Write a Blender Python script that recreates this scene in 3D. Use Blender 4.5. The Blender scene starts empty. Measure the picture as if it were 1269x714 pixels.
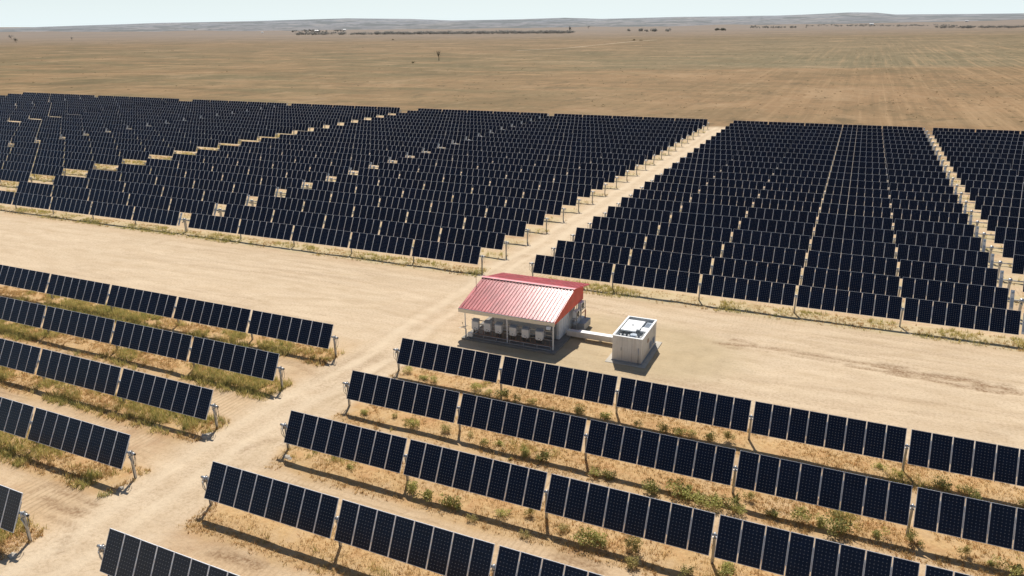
import bpy, bmesh, math, random
import numpy as np
from mathutils import Vector, Matrix

random.seed(7)
rng = np.random.default_rng(11)
scene = bpy.context.scene
COL = scene.collection

# ------------------------------------------------------------------ camera numbers (metres, z up)
F_PX, CAM_H = 909.257, 23.480
PITCH, ROLL, YAW = 0.330229, -0.011815, -0.435024
cp, sp, cy, sy = math.cos(PITCH), math.sin(PITCH), math.cos(YAW), math.sin(YAW)
FWD = Vector((sy * cp, cy * cp, -sp))
_r = Vector((cy, -sy, 0)); _u = _r.cross(FWD)
RIGHT = math.cos(ROLL) * _r + math.sin(ROLL) * _u
UP = -math.sin(ROLL) * _r + math.cos(ROLL) * _u
CAM = Vector((0, 0, CAM_H))

# ------------------------------------------------------------------ site layout
BAY, BAY_GAP = 8.3584, 0.1984          # post to post, gap at the post
MODW = (BAY - BAY_GAP) / 8
AXIS_H = 1.618
HALF = 0.964
TY, TZ = 0.4749, 0.8800                # up-slope direction of the glass in y,z
NY, NZ = -TZ, TY                       # glass normal
WING = 5 * BAY - BAY_GAP
DRIVE_GAP, AISLE = 2.035, 6.38
SUN_DIR = Vector((-0.36, 0.79, 1.0)).normalized()
SUN_EL = math.asin(SUN_DIR.z)
SUN_AZ = math.atan2(SUN_DIR.x, SUN_DIR.y)

def sstep(a, b, t):
    t = np.clip((t - a) / (b - a), 0, 1)
    return t * t * (3 - 2 * t)

def gz(x, y):
    """height of the ground: gentle bowl under the site, 2 % rise beyond it"""
    x = np.asarray(x, float); y = np.asarray(y, float)
    X = np.clip((x + 30) / 100, -5, 4); Y = np.clip((y - 50) / 100, -1, 4)
    near = 0.0941 * X * X - 0.2191 * X * Y + 0.3093 * Y * Y
    rho = np.sqrt(x * x + y * y)
    far = np.where(rho < 430, 3e-5 * np.maximum(rho - 100, 0) ** 2, 3.267 + 0.0198 * (rho - 430))
    far = np.where(rho > 2600, 46.2 + 0.016 * (rho - 2600), far)
    w = sstep(430, 620, rho)
    return near * (1 - w) + far * w

def gzf(x, y): return float(gz(x, y))

def ground_at(px, py, lift=0.0):
    """the spot of the ground seen at a pixel of the 1269 x 714 photograph"""
    D = FWD + RIGHT * ((px - 634.5) / F_PX) - UP * ((py - 357) / F_PX)
    t0, t1 = 5.0, 5.0
    f = lambda t: (CAM.z + D.z * t) - gzf(D.x * t, D.y * t) - lift
    while f(t1) > 0 and t1 < 9000: t0, t1 = t1, t1 * 1.08
    for _ in range(40):
        m = (t0 + t1) / 2
        if f(m) > 0: t0 = m
        else: t1 = m
    return Vector((D.x * t1, D.y * t1, CAM.z + D.z * t1 - lift))

def project(p):
    q = Vector(p) - CAM; z = q.dot(FWD)
    if z < 1: return None
    return 634.5 + F_PX * q.dot(RIGHT) / z, 357 - F_PX * q.dot(UP) / z

# ------------------------------------------------------------------ value noise in numpy
_perm = rng.random((512, 512))
def vnoise(x, y, s, ox=0.0, oy=0.0):
    x = np.asarray(x, float) / s + ox + 1000.3; y = np.asarray(y, float) / s + oy + 1000.7
    ix = np.floor(x).astype(int); iy = np.floor(y).astype(int)
    fx = x - ix; fy = y - iy
    fx = fx * fx * (3 - 2 * fx); fy = fy * fy * (3 - 2 * fy)
    g = lambda a, b: _perm[a % 512, b % 512]
    return (g(ix, iy) * (1 - fx) + g(ix + 1, iy) * fx) * (1 - fy) + (g(ix, iy + 1) * (1 - fx) + g(ix + 1, iy + 1) * fx) * fy
def fbm(x, y, s, o=0.0, n=4):
    t = 0; a = 0.5; tot = 0
    for k in range(n):
        t = t + a * vnoise(x, y, s / 2 ** k, o + 17.1 * k, o * 1.7 + 9.3 * k); tot += a; a *= 0.55
    return t / tot

# ------------------------------------------------------------------ materials
class NT:
    def __init__(s, name):
        s.m = bpy.data.materials.new(name); s.m.use_nodes = True
        s.t = s.m.node_tree; s.n = s.t.nodes; s.l = s.t.links
        s.b = s.n['Principled BSDF']
    def node(s, kind, **kw):
        n = s.n.new(kind)
        for k, v in kw.items(): setattr(n, k, v)
        return n
    def link(s, a, b): s.l.new(a, b)
    def val(s, sock, v):
        if isinstance(v, bpy.types.NodeSocket): s.link(v, sock)
        else: sock.default_value = v
    def math(s, op, a, b=0.0, c=0.0, clamp=False):
        n = s.node('ShaderNodeMath', operation=op); n.use_clamp = clamp
        s.val(n.inputs[0], a); s.val(n.inputs[1], b); s.val(n.inputs[2], c)
        return n.outputs[0]
    def mix(s, f, a, b, blend='MIX'):
        n = s.node('ShaderNodeMix', data_type='RGBA', blend_type=blend)
        s.val(n.inputs[0], f)
        for k, v in ((6, a), (7, b)):
            if isinstance(v, tuple) and len(v) == 3: v = (*v, 1)
            s.val(n.inputs[k], v)
        return n.outputs[2]
    def ramp(s, f, a, b, clamp=True):
        n = s.node('ShaderNodeMapRange'); n.clamp = clamp
        s.val(n.inputs[0], f); n.inputs[1].default_value = a; n.inputs[2].default_value = b
        return n.outputs[0]
    def noise(s, vec, scale, detail=4, rough=0.55, dist=0.0):
        n = s.node('ShaderNodeTexNoise'); n.inputs['Scale'].default_value = scale
        n.inputs['Detail'].default_value = detail; n.inputs['Roughness'].default_value = rough
        n.inputs['Distortion'].default_value = dist
        if vec is not None: s.link(vec, n.inputs['Vector'])
        return n.outputs[0]
    def mapping(s, vec, scale=(1, 1, 1), rot=(0, 0, 0)):
        n = s.node('ShaderNodeMapping'); s.link(vec, n.inputs[0])
        n.inputs['Scale'].default_value = scale; n.inputs['Rotation'].default_value = rot
        return n.outputs[0]
    def bump(s, h, strength, dist=0.05):
        n = s.node('ShaderNodeBump'); n.inputs['Strength'].default_value = strength
        n.inputs['Distance'].default_value = dist; s.link(h, n.inputs['Height'])
        s.link(n.outputs[0], s.b.inputs['Normal'])
    def set(s, **kw):
        for k, v in kw.items():
            if isinstance(v, tuple) and len(v) == 3: v = (*v, 1)
            s.val(s.b.inputs[k.replace('_', ' ')], v)

def plain(name, col, rough=0.6, metal=0.0, var=0.25, scale=3.0, bump=0.0, spec=0.5):
    """painted / metal / concrete surface: colour worn by two noises, streaked roughness"""
    t = NT(name)
    oc = t.node('ShaderNodeTexCoord').outputs['Object']
    n1 = t.noise(oc, scale, 5, 0.6); n2 = t.noise(oc, scale * 9, 3, 0.6)
    f = t.math('ADD', t.math('MULTIPLY', n1, 0.65), t.math('MULTIPLY', n2, 0.35))
    dark = tuple(c * (1 - var) for c in col)
    lite = tuple(min(1, c * (1 + var * 0.5)) for c in col)
    t.set(Base_Color=t.mix(t.ramp(f, 0.3, 0.7), dark, lite), Metallic=metal)
    t.b.inputs['Specular IOR Level'].default_value = spec
    t.set(Roughness=t.ramp(n1, -1.2 / max(rough, .05) * .4, 1.0) if False else rough)
    if bump: t.bump(n2, bump, 0.02)
    return t.m

def glass_material():
    t = NT('solar_glass')
    uv = t.node('ShaderNodeUVMap').outputs[0]
    sep = t.node('ShaderNodeSeparateXYZ'); t.link(uv, sep.inputs[0])
    U = t.math('MULTIPLY', sep.outputs[0], 6.0); V = t.math('MULTIPLY', sep.outputs[1], 12.0)
    du = t.math('ABSOLUTE', t.math('SUBTRACT', t.math('FRACT', t.math('ADD', U, 0.5)), 0.5))
    dv = t.math('ABSOLUTE', t.math('SUBTRACT', t.math('FRACT', t.math('ADD', V, 0.5)), 0.5))
    line = t.math('MAXIMUM', t.math('LESS_THAN', du, 0.018), t.math('LESS_THAN', dv, 0.016))
    dia = t.math('LESS_THAN', t.math('ADD', du, dv), 0.15)
    # thin busbars running up each cell
    bb = t.math('LESS_THAN', t.math('ABSOLUTE', t.math('SUBTRACT', t.math('FRACT', t.math('MULTIPLY', U, 3.0)), 0.5)), 0.03)
    gm = t.node('ShaderNodeNewGeometry')
    wp = gm.outputs['Position']
    n = t.noise(wp, 0.16, 2); n2 = t.noise(wp, 2.5, 4)
    wn = t.node('ShaderNodeTexWhiteNoise', noise_dimensions='2D')
    cu = t.node('ShaderNodeCombineXYZ')
    fl = t.math('FLOOR', U); fv = t.math('FLOOR', V)
    oi = t.node('ShaderNodeObjectInfo').outputs['Random']
    t.link(t.math('ADD', fl, t.math('MULTIPLY', oi, 53.0)), cu.inputs[0]); t.link(fv, cu.inputs[1])
    t.link(cu.outputs[0], wn.inputs['Vector'])
    cell = t.mix(t.ramp(n, 0.35, 0.65), (0.0050, 0.0092, 0.0255), (0.0080, 0.0150, 0.0400))
    cell = t.mix(t.math('MULTIPLY', wn.outputs[0], 0.5), cell, (0.0036, 0.0052, 0.0130))
    cell = t.mix(t.math('MULTIPLY', oi, 0.35), cell, (0.0080, 0.0135, 0.0330))
    c = t.mix(t.math('MULTIPLY', bb, 0.25), cell, (0.03, 0.034, 0.045))
    c = t.mix(t.math('MULTIPLY', line, 0.45), c, (0.05, 0.056, 0.072))
    c = t.mix(t.math('MULTIPLY', dia, 0.9), c, (0.24, 0.25, 0.28))
    c = t.mix(t.math('MULTIPLY', t.ramp(n2, 0.40, 0.75), 0.02), c, (0.28, 0.21, 0.14))     # dust
    t.set(Base_Color=c, Roughness=0.22)
    t.b.inputs['Specular IOR Level'].default_value = 0.32
    return t.m

M = {}
M['glass'] = glass_material()
M['frame'] = plain('anodised_frame', (0.90, 0.91, 0.93), 0.42, 0.0, 0.06)
M['backsheet'] = plain('white_backsheet', (0.62, 0.62, 0.60), 0.6, 0, 0.1)
M['galv'] = plain('galvanised_steel', (0.50, 0.51, 0.52), 0.45, 0.7, 0.25, 6)
M['dark'] = plain('dark_plastic', (0.035, 0.037, 0.042), 0.5, 0, 0.3)
M['white'] = plain('white_painted_sheet', (0.84, 0.84, 0.82), 0.45, 0, 0.10, 1.4)
M['white_dirty'] = plain('weathered_white_sheet', (0.66, 0.65, 0.62), 0.5, 0, 0.20, 0.9)
def weathered():
    t = NT('weathered_white_sheet')
    oc = t.node('ShaderNodeTexCoord').outputs['Object']
    P = t.node('ShaderNodeNewGeometry').outputs['Position']
    sp = t.node('ShaderNodeSeparateXYZ'); t.link(P, sp.inputs[0])
    n1 = t.noise(oc, 1.2, 6, .65); st = t.noise(t.mapping(oc, (6, 6, .35)), 1.0, 4, .6)
    c = t.mix(t.ramp(n1, .3, .7), (.68, .67, .64), (.82, .81, .78))
    c = t.mix(t.math('MULTIPLY', t.ramp(st, .50, .72), .40), c, (.44, .39, .32))
    c = t.mix(t.math('MULTIPLY', t.math('MULTIPLY', t.ramp(sp.outputs[2], .95, .1), t.ramp(n1, .25, .6)), .55), c, (.52, .40, .26))
    t.set(Base_Color=c, Roughness=.5)
    return t.m
M['white_dirty'] = weathered()
M['cream'] = plain('cream_fascia', (0.86, 0.76, 0.60), 0.6, 0, 0.12)
M['grey'] = plain('grey_sheet', (0.34, 0.36, 0.38), 0.5, 0, 0.2)
M['bluegrey'] = plain('blue_grey_cover', (0.38, 0.45, 0.53), 0.5, 0, 0.2)
M['concrete'] = plain('concrete', (0.27, 0.25, 0.22), 0.85, 0, 0.25, 2.0, 0.3)
M['concrete_pale'] = plain('pale_concrete', (0.52, 0.47, 0.39), 0.85, 0, 0.2, 2.0, 0.3)
M['orange'] = plain('orange_red_paint', (0.58, 0.10, 0.035), 0.45, 0, 0.2)
M['rust'] = plain('rusty_steel', (0.36, 0.23, 0.165), 0.8, 0.1, 0.4, 6)
M['fan'] = plain('black_grille', (0.012, 0.012, 0.014), 0.5, 0, 0.3)
M['stone'] = plain('pale_stone', (0.50, 0.44, 0.36), 0.9, 0, 0.3, 4, 0.5)
M['farm_white'] = plain('whitewashed_wall', (0.80, 0.79, 0.76), 0.7, 0, 0.1, .2)
M['farm_roof'] = plain('tin_roof', (0.62, 0.62, 0.62), 0.5, 0.1, 0.15, .2)
M['window_dark'] = plain('dark_opening', (0.03, 0.03, 0.035), 0.3, 0, 0.2)
M['bark'] = plain('bark', (0.10, 0.075, 0.055), 0.9, 0, 0.4, 5)

def roof_material(name, col):
    t = NT(name)
    oc = t.node('ShaderNodeTexCoord').outputs['Object']
    n1 = t.noise(t.mapping(oc, (1, .25, 1)), 1.6, 5, .6); n2 = t.noise(oc, 14, 3)
    f = t.math('ADD', t.math('MULTIPLY', n1, .75), t.math('MULTIPLY', n2, .25))
    t.set(Base_Color=t.mix(t.ramp(f, .3, .7), tuple(c * .8 for c in col), tuple(min(1, c * 1.25) for c in col)), Metallic=0.0)
    t.set(Roughness=t.math('ADD', t.math('MULTIPLY', n1, 0.14), 0.25))
    t.b.inputs['Specular IOR Level'].default_value = 0.62
    return t.m
M['roof'] = roof_material('faded_red_roof_sheet', (0.74, 0.17, 0.185))
M['gable'] = roof_material('red_gable_sheet', (0.70, 0.085, 0.06))

def foliage_material(name):
    t = NT(name)
    a = t.node('ShaderNodeVertexColor', layer_name='tint').outputs[0]
    t.set(Base_Color=a, Roughness=0.8)
    t.b.inputs['Specular IOR Level'].default_value = 0.15
    tr = t.node('ShaderNodeBsdfTranslucent'); t.link(a, tr.inputs[0])
    mx = t.node('ShaderNodeMixShader'); mx.inputs[0].default_value = 0.42
    out = t.n['Material Output']
    t.link(t.b.outputs[0], mx.inputs[1]); t.link(tr.outputs[0], mx.inputs[2]); t.link(mx.outputs[0], out.inputs[0])
    return t.m
M['foliage'] = foliage_material('foliage')

# ------------------------------------------------------------------ object helpers
def tag(o, label=None, cat=None, group=None, kind=None):
    if label: o['label'] = label
    if cat: o['category'] = cat
    if group: o['group'] = group
    if kind: o['kind'] = kind
    return o
def link(o, parent=None):
    COL.objects.link(o)
    if parent: o.parent = parent
    return o
def empty(name, loc, label, cat, group=None):
    o = bpy.data.objects.new(name, None); o.empty_display_size = 0.3
    link(o); o.location = loc
    return tag(o, label, cat, group)
def mesh_of(name, bm, mats):
    me = bpy.data.meshes.new(name); bm.normal_update(); bm.to_mesh(me); bm.free()
    for m in (mats if isinstance(mats, (list, tuple)) else [mats]): me.materials.append(m)
    return me
def obj(name, bm, mats, parent=None, loc=None):
    o = bpy.data.objects.new(name, mesh_of(name, bm, mats)); link(o, parent)
    if loc is not None: o.location = loc
    return o
def put(name, me, parent, loc, rot=None):
    o = bpy.data.objects.new(name, me); link(o, parent); o.location = loc
    if rot: o.rotation_euler = rot
    return o
def box(bm, c, s, mi=0, rot=None, bevel=0.0):
    """box of size s centred on c"""
    r = bmesh.ops.create_cube(bm, size=1.0)
    vs = r['verts']
    for v in vs: v.co = Vector((v.co.x * s[0], v.co.y * s[1], v.co.z * s[2]))
    if bevel:
        es = list({e for v in vs for e in v.link_edges})
        rb = bmesh.ops.bevel(bm, geom=es, offset=bevel, segments=2, affect='EDGES', profile=0.5)
        vs = list({v for f in rb['faces'] for v in f.verts} | {v for v in vs if v.is_valid})
    fs = {f for v in vs for f in v.link_faces}
    for f in fs: f.material_index = mi
    R = rot if rot is not None else Matrix.Identity(3)
    for v in vs: v.co = R @ v.co + Vector(c)
    return vs
def bx(bm, x0, x1, y0, y1, z0, z1, mi=0, bevel=0.0):
    return box(bm, ((x0 + x1) / 2, (y0 + y1) / 2, (z0 + z1) / 2), (x1 - x0, y1 - y0, z1 - z0), mi, None, bevel)
def tube(bm, a, b, r, n=10, mi=0, r2=None):
    a, b = Vector(a), Vector(b); d = (b - a); q = d.to_track_quat('Z', 'Y').to_matrix()
    r2 = r if r2 is None else r2
    A = [bm.verts.new(a + q @ Vector((r * math.cos(t), r * math.sin(t), 0))) for t in [2 * math.pi * k / n for k in range(n)]]
    B = [bm.verts.new(b + q @ Vector((r2 * math.cos(t), r2 * math.sin(t), 0))) for t in [2 * math.pi * k / n for k in range(n)]]
    for k in range(n):
        f = bm.faces.new((A[k], A[(k + 1) % n], B[(k + 1) % n], B[k])); f.material_index = mi; f.smooth = True
    f = bm.faces.new(A[::-1]); f.material_index = mi
    f = bm.faces.new(B); f.material_index = mi
def poly(bm, pts, mi=0):
    f = bm.faces.new([bm.verts.new(p) for p in pts]); f.material_index = mi; return f
def prism(bm, prof, x0, x1, mi=0):
    """profile of (y,z) points swept along x"""
    A = [bm.verts.new((x0, y, z)) for y, z in prof]; B = [bm.verts.new((x1, y, z)) for y, z in prof]
    n = len(prof)
    for k in range(n): bm.faces.new((A[k], A[(k + 1) % n], B[(k + 1) % n], B[k])).material_index = mi
    bm.faces.new(A[::-1]).material_index = mi; bm.faces.new(B).material_index = mi
    bmesh.ops.recalc_face_normals(bm, faces=bm.faces[:])

# ------------------------------------------------------------------ solar tracker parts (shared meshes)
TILT = Matrix(((1, 0, 0), (0, TY, NY), (0, TZ, NZ)))       # columns: along row, up-slope, normal
FW, TH = 0.021, 0.044
def add_module(bm, uvl, cx):
    """one framed module centred at cx on the axis; glass 0, frame 1, back 2"""
    w, h = (MODW - 0.032) / 2, HALF
    base = 0.075                                           # in front of the tube
    P = lambda a, b, c: TILT @ Vector((a, b, c)) + Vector((cx, 0, 0))
    o = [bm.verts.new(P(x, y, base + TH)) for x, y in ((-w, -h), (w, -h), (w, h), (-w, h))]
    i = [bm.verts.new(P(x, y, base + TH)) for x, y in ((-w + FW, -h + FW), (w - FW, -h + FW), (w - FW, h - FW), (-w + FW, h - FW))]
    k = [bm.verts.new(P(x, y, base)) for x, y in ((-w, -h), (w, -h), (w, h), (-w, h))]
    f = bm.faces.new(i); f.material_index = 0
    for lp, uv in zip(f.loops, ((0, 0), (1, 0), (1, 1), (0, 1))): lp[uvl].uv = uv
    for a in range(4):
        b = (a + 1) % 4
        bm.faces.new((o[a], o[b], i[b], i[a])).material_index = 1
        bm.faces.new((k[a], k[b], o[b], o[a])).material_index = 1
    bm.faces.new(k[::-1]).material_index = 2
def rails(bm):
    """the mounting rails behind one bay of eight modules"""
    for y in (-0.45, 0.45):
        box(bm, TILT @ Vector((0, y, 0.055)), (BAY - BAY_GAP - 0.06, 0.05, 0.036), 0, TILT)
    for k in range(9):
        x = -4 * MODW + k * MODW
        x = max(min(x, 4 * MODW - 0.08), -4 * MODW + 0.08)
        box(bm, Vector((x, 0, 0)) + TILT @ Vector((0, 0, 0.018)), (0.05, 1.05, 0.034), 0, TILT)
def module_mesh():
    bm = bmesh.new(); uvl = bm.loops.layers.uv.new('UVMap'); add_module(bm, uvl, 0)
    return mesh_of('solar_panel', bm, [M['glass'], M['frame'], M['backsheet']])
def rails_mesh():
    bm = bmesh.new(); rails(bm); return mesh_of('panel_section', bm, M['galv'])
def section_mesh():
    bm = bmesh.new(); uvl = bm.loops.layers.uv.new('UVMap')
    for k in range(8): add_module(bm, uvl, -4 * MODW + (k + .5) * MODW)
    return mesh_of('panel_section', bm, [M['glass'], M['frame'], M['backsheet']])
ME_MOD, ME_RAILS, ME_SEC = module_mesh(), rails_mesh(), section_mesh()
def post_mesh():
    bm = bmesh.new()                                       # H section pile, saddle and bearing ring on top
    bx(bm, -0.055, 0.055, -0.006, 0.006, -0.3, AXIS_H - 0.16)
    bx(bm, -0.061, -0.055, -0.055, 0.055, -0.3, AXIS_H - 0.16); bx(bm, 0.055, 0.061, -0.055, 0.055, -0.3, AXIS_H - 0.16)
    bx(bm, -0.09, 0.09, -0.09, 0.09, AXIS_H - 0.16, AXIS_H - 0.13)
    tube(bm, (-0.045, 0, AXIS_H), (0.045, 0, AXIS_H), 0.125, 14)
    return mesh_of('post', bm, M['galv'])
ME_POST = post_mesh()
def tube_mesh(length):
    bm = bmesh.new(); box(bm, (0, 0, 0), (length, 0.105, 0.105), 0, Matrix.Rotation(math.atan2(TZ, TY), 3, 'X'))
    return mesh_of('torque_tube', bm, M['galv'])
ME_TUBE = tube_mesh(WING + 0.9)
def end_mesh(s):
    """bearing plate, damper and hanging cable at the free end of a row, pointing along s"""
    bm = bmesh.new()
    tube(bm, (0.03 * s, 0, 0), (0.30 * s, 0, 0), 0.075, 12)
    box(bm, (0.02 * s, -0.02, -0.02), (0.03, 0.34, 0.24), 0, Matrix.Rotation(0.5, 3, 'X'))
    box(bm, (0.05 * s, 0, -0.16), (0.05, 0.46, 0.05))
    tube(bm, (0.08 * s, -0.2, -0.10), (0.06 * s, -0.05, -0.95), 0.026, 8)
    tube(bm, (0.08 * s, 0.16, -0.12), (0.05 * s, 0.02, -0.70), 0.018, 8)
    tube(bm, (0.30 * s, 0, 0), (0.34 * s, 0, 0), 0.06, 12, 1)
    pts = [(0.28 * s, 0.0, -0.06), (0.33 * s, -0.03, -0.32), (0.30 * s, -0.05, -0.62), (0.18 * s, -0.02, -0.80)]
    for a, b in zip(pts, pts[1:]): tube(bm, a, b, 0.014, 6, 1)
    return mesh_of('end_bracket', bm, [M['galv'], M['dark']])
ME_END = {1: end_mesh(1), -1: end_mesh(-1)}
def drive_mesh():
    """slew drive between the two wings: gearbox on the axis, motor, pale side plate"""
    bm = bmesh.new()
    tube(bm, (-0.14, 0, 0), (0.14, 0, 0), 0.21, 18)
    tube(bm, (0, -0.05, -0.18), (0, -0.42, -0.26), 0.07, 12)
    bx(bm, -0.10, 0.10, -0.12, 0.12, -AXIS_H - 0.2, -0.2)
    bx(bm, -0.9, -0.14, -0.05, 0.05, -0.05, 0.05); bx(bm, 0.14, 0.9, -0.05, 0.05, -0.05, 0.05)
    return mesh_of('drive_unit', bm, [M['galv'], M['dark']])
def plate_mesh():
    bm = bmesh.new()
    box(bm, TILT @ Vector((0, 0, 0.06)), (0.30, 1.72, 0.03), 0, TILT)
    return mesh_of('side_plate', bm, M['white'])
def small_panel_mesh():
    bm = bmesh.new()
    box(bm, TILT @ Vector((0.02, -0.28, 0.092)), (0.2, 0.82, 0.03), 0, TILT)
    tube(bm, TILT @ Vector((0.02, 0.62, 0.08)), TILT @ Vector((0.02, 0.62, 0.20)), 0.085, 10, 0)
    return mesh_of('controller', bm, M['bluegrey'])
ME_DRIVE, ME_PLATE, ME_SMALL = drive_mesh(), plate_mesh(), small_panel_mesh()

ORD = ['first', 'second', 'third', 'fourth', 'fifth', 'sixth', 'seventh', 'eighth', 'ninth', 'tenth', 'eleventh', 'twelfth', 'thirteenth',
       'fourteenth', 'fifteenth', 'sixteenth', 'seventeenth', 'eighteenth', 'nineteenth', 'twentieth', 'twenty-first', 'twenty-second', 'twenty-third']

def in_view(x0, x1, y, mx=150):
    for x in (x0, (x0 + x1) / 2, x1):
        p = project((x, y, gzf(x, y) + AXIS_H))
        if p and -mx < p[0] < 1269 + mx and -40 < p[1] < 714 + 70: return True
    return False

STRIPS = []                                                # (x0, x1, y, block)
def tracker(x0, y, label, group, modules, wings=(0, 1)):
    """one tracker: two wings of five bays each side of the drive, x0 = left end"""
    spans = []
    for w in wings:
        wx = x0 + w * (WING + DRIVE_GAP)
        bays = [b for b in range(5) if in_view(wx + b * BAY, wx + b * BAY + BAY - BAY_GAP, y)]
        if bays: spans.append((w, wx, bays))
    if not spans: return None
    xa, xb = spans[0][1], spans[-1][1] + WING
    cx = (xa + xb) / 2
    root = empty('solar_tracker', (cx, y, gzf(cx, y)), label, 'solar tracker', group)
    Z0 = gzf(cx, y)
    for w, wx, bays in spans:
        za, zb = gzf(wx, y), gzf(wx + WING, y)
        sl = (zb - za) / WING
        zz = lambda x: za + (x - wx) * sl - Z0
        ry = -math.atan(sl)
        t = ME_TUBE
        ta, tb = wx + bays[0] * BAY - 0.45, wx + bays[-1] * BAY + BAY - BAY_GAP + 0.45
        if len(bays) < 5: t = tube_mesh(tb - ta)
        put('torque_tube', t, root, ((ta + tb) / 2 - cx, 0, zz((ta + tb) / 2) + AXIS_H), (0, ry, 0))
        for b in bays:
            c = wx + b * BAY + 4 * MODW
            jit = random.uniform(-0.022, 0.022)
            sec = put('panel_section', ME_RAILS if modules else ME_SEC, root, (c - cx, 0, zz(c) + AXIS_H), (jit, ry, 0))
            if modules:
                for k in range(8):
                    put('solar_panel', ME_MOD, sec, (-4 * MODW + (k + .5) * MODW, 0, 0), (random.uniform(-.007, .007), 0, random.uniform(-.004, .004)))
        pb = sorted({b for b in bays} | {b + 1 for b in bays})
        for b in pb:
            px = wx + b * BAY - BAY_GAP / 2
            if (w == 0 and b == 5) or (w == 1 and b == 0): continue
            if b == 0: px = wx - 0.22
            if b == 5: px = wx + WING + 0.22
            put('post', ME_POST, root, (px - cx, 0, gzf(px, y) - Z0))
        if w == 0 and 0 in bays: put('end_bracket', ME_END[-1], root, (wx - 0.26 - cx, 0, zz(wx) + AXIS_H))
        if w == 1 and 4 in bays: put('end_bracket', ME_END[1], root, (wx + WING + 0.26 - cx, 0, zz(wx + WING) + AXIS_H))
    dx = x0 + WING + DRIVE_GAP / 2
    ws = {w: b for w, _, b in spans}
    if (0 in ws and 4 in ws[0]) or (1 in ws and 0 in ws[1]):
        dz = gzf(dx, y) - Z0 + AXIS_H
        d = put('drive_unit', ME_DRIVE, root, (dx - cx, 0, dz))
        put('side_plate', ME_PLATE, d, (-0.72, 0, 0)); put('controller', ME_SMALL, d, (-0.72, 0, 0))
    STRIPS.append((xa, xb, y))
    return root

UL_END, UR_START, LL_END, LR_START = -34.327, -27.913, -34.868, -28.528
UL_Y, UR_Y, LL_Y, LR_Y = 65.95, 65.60, 41.80, 41.66
PU, PL = 6.0036, 6.0761
BLOCK = 2 * WING + DRIVE_GAP
near = 'nearest to the wide dirt track'
LLrows, LRrows = [], []
for r in range(7):
    where = 'beside the wide track' if r == 0 else f'{ORD[r]} from the wide track'
    tracker(LL_END - BLOCK, LL_Y - r * PL, f'dark solar panel row left of the lower dirt aisle, {where}', 'solar tracker rows at lower left', True)
for r in range(7):
    where = 'beside the hut' if r == 0 else f'{ORD[r]} down from the hut'
    tracker(LR_START, LR_Y - r * PL, f'dark solar panel row right of the lower dirt aisle, {where}', 'solar tracker rows at lower right', True)
for r in range(22):
    o_ = 'front one on track' if r == 0 else ('last one on plain' if r == 21 else f'{ORD[r]} back from track')
    tracker(UR_START, UR_Y + r * PU, f'dark solar panel row in the right block behind the hut, {o_}', 'solar tracker rows at upper right', r < 6)
for r in range(22):
    o_ = 'front one on track' if r == 0 else ('last one on plain' if r == 21 else f'{ORD[r]} back from track')
    tracker(UL_END - BLOCK, UL_Y + r * PU, f'dark solar panel row in block left of upper dirt aisle, {o_}', 'solar tracker rows at upper centre', r < 3)
    tracker(UL_END - 2 * BLOCK - AISLE, UL_Y + r * PU, f'dark solar panel row in second block left of upper aisle, {o_}', 'solar tracker rows at upper left', False)
    tracker(UL_END - 3 * BLOCK - 2 * AISLE, UL_Y + r * PU, f'dark solar panel row in the block at far upper left, {o_}', 'solar tracker rows at far left', False)

# ------------------------------------------------------------------ ground
def axis_coords(a, b, step, lo, hi, g=1.065, mids=()):
    c = list(np.arange(a, b + 1e-6, step)); s = step; x = c[-1]
    for m_, st in mids:
        while x < m_: x += st; c.append(x)
        s = st
    while x < hi: s *= g; x += s; c.append(x)
    s = step; x = a; left = []
    while x > lo: s *= g; x -= s; left.append(x)
    return np.array(left[::-1] + c)
xs = axis_coords(-70, 26, 0.36, -30000, 30000)
ys = axis_coords(9, 67, 0.34, -400, 30000, mids=((205, 0.85),))
GX, GY = np.meshgrid(xs, ys)

def seg_dist(px, py, pts):
    d = np.full(px.shape, 1e9)
    for (ax, ay), (bx_, by_) in zip(pts, pts[1:]):
        vx, vy = bx_ - ax, by_ - ay; L2 = vx * vx + vy * vy + 1e-9
        t = np.clip(((px - ax) * vx + (py - ay) * vy) / L2, 0, 1)
        d = np.minimum(d, np.hypot(px - ax - t * vx, py - ay - t * vy))
    return d
def g2(px, py):
    p = ground_at(px, py); return (p.x, p.y)

def strip_weight(x, y):
    """how grassy the ground is: bands under every row of panels"""
    w = np.zeros(x.shape); ll = np.zeros(x.shape)
    wob = fbm(x, y, 2.2, 3.0)
    for (xa, xb, ry) in STRIPS:
        d = np.abs(y - (ry - 0.55) + (wob - .5) * 1.1)
        e = sstep(1.9, 1.1, d) * sstep(xa - .6, xa + .6, x + (wob - .5) * 2) * sstep(xb + .6, xb - .6, x + (wob - .5) * 2)
        w = np.maximum(w, e)
    return w
strip = strip_weight(GX, GY)
wig = (fbm(GX, GY, 9, 5.0, 3) - .5)
aisle_x = (-32.9, -30.9)
track = np.zeros(GX.shape)
for ax in (-33.3, -31.2):
    track = np.maximum(track, sstep(0.75, 0.15, np.abs(GX - ax + wig * 2.0)) * sstep(215, 195, GY))
aisle = sstep(4.2, 2.2, np.abs(GX + 31.6 + wig * 1.5)) * sstep(205, 192, GY)
road = sstep(43.0, 45.5, GY + wig * 2) * sstep(64.5, 61.5, GY + wig * 2)
site = sstep(-300, -290, GX) * sstep(201, 193, GY + wig * 6) * sstep(130, 110, GX)
pale = np.maximum(np.maximum(aisle, road), track)
yard = sstep(1.25, 0.7, np.hypot((GX + 16.5) / 11.0, (GY - 52.5) / 6.2) + wig * .6)
ruts = np.zeros(GX.shape)
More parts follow.
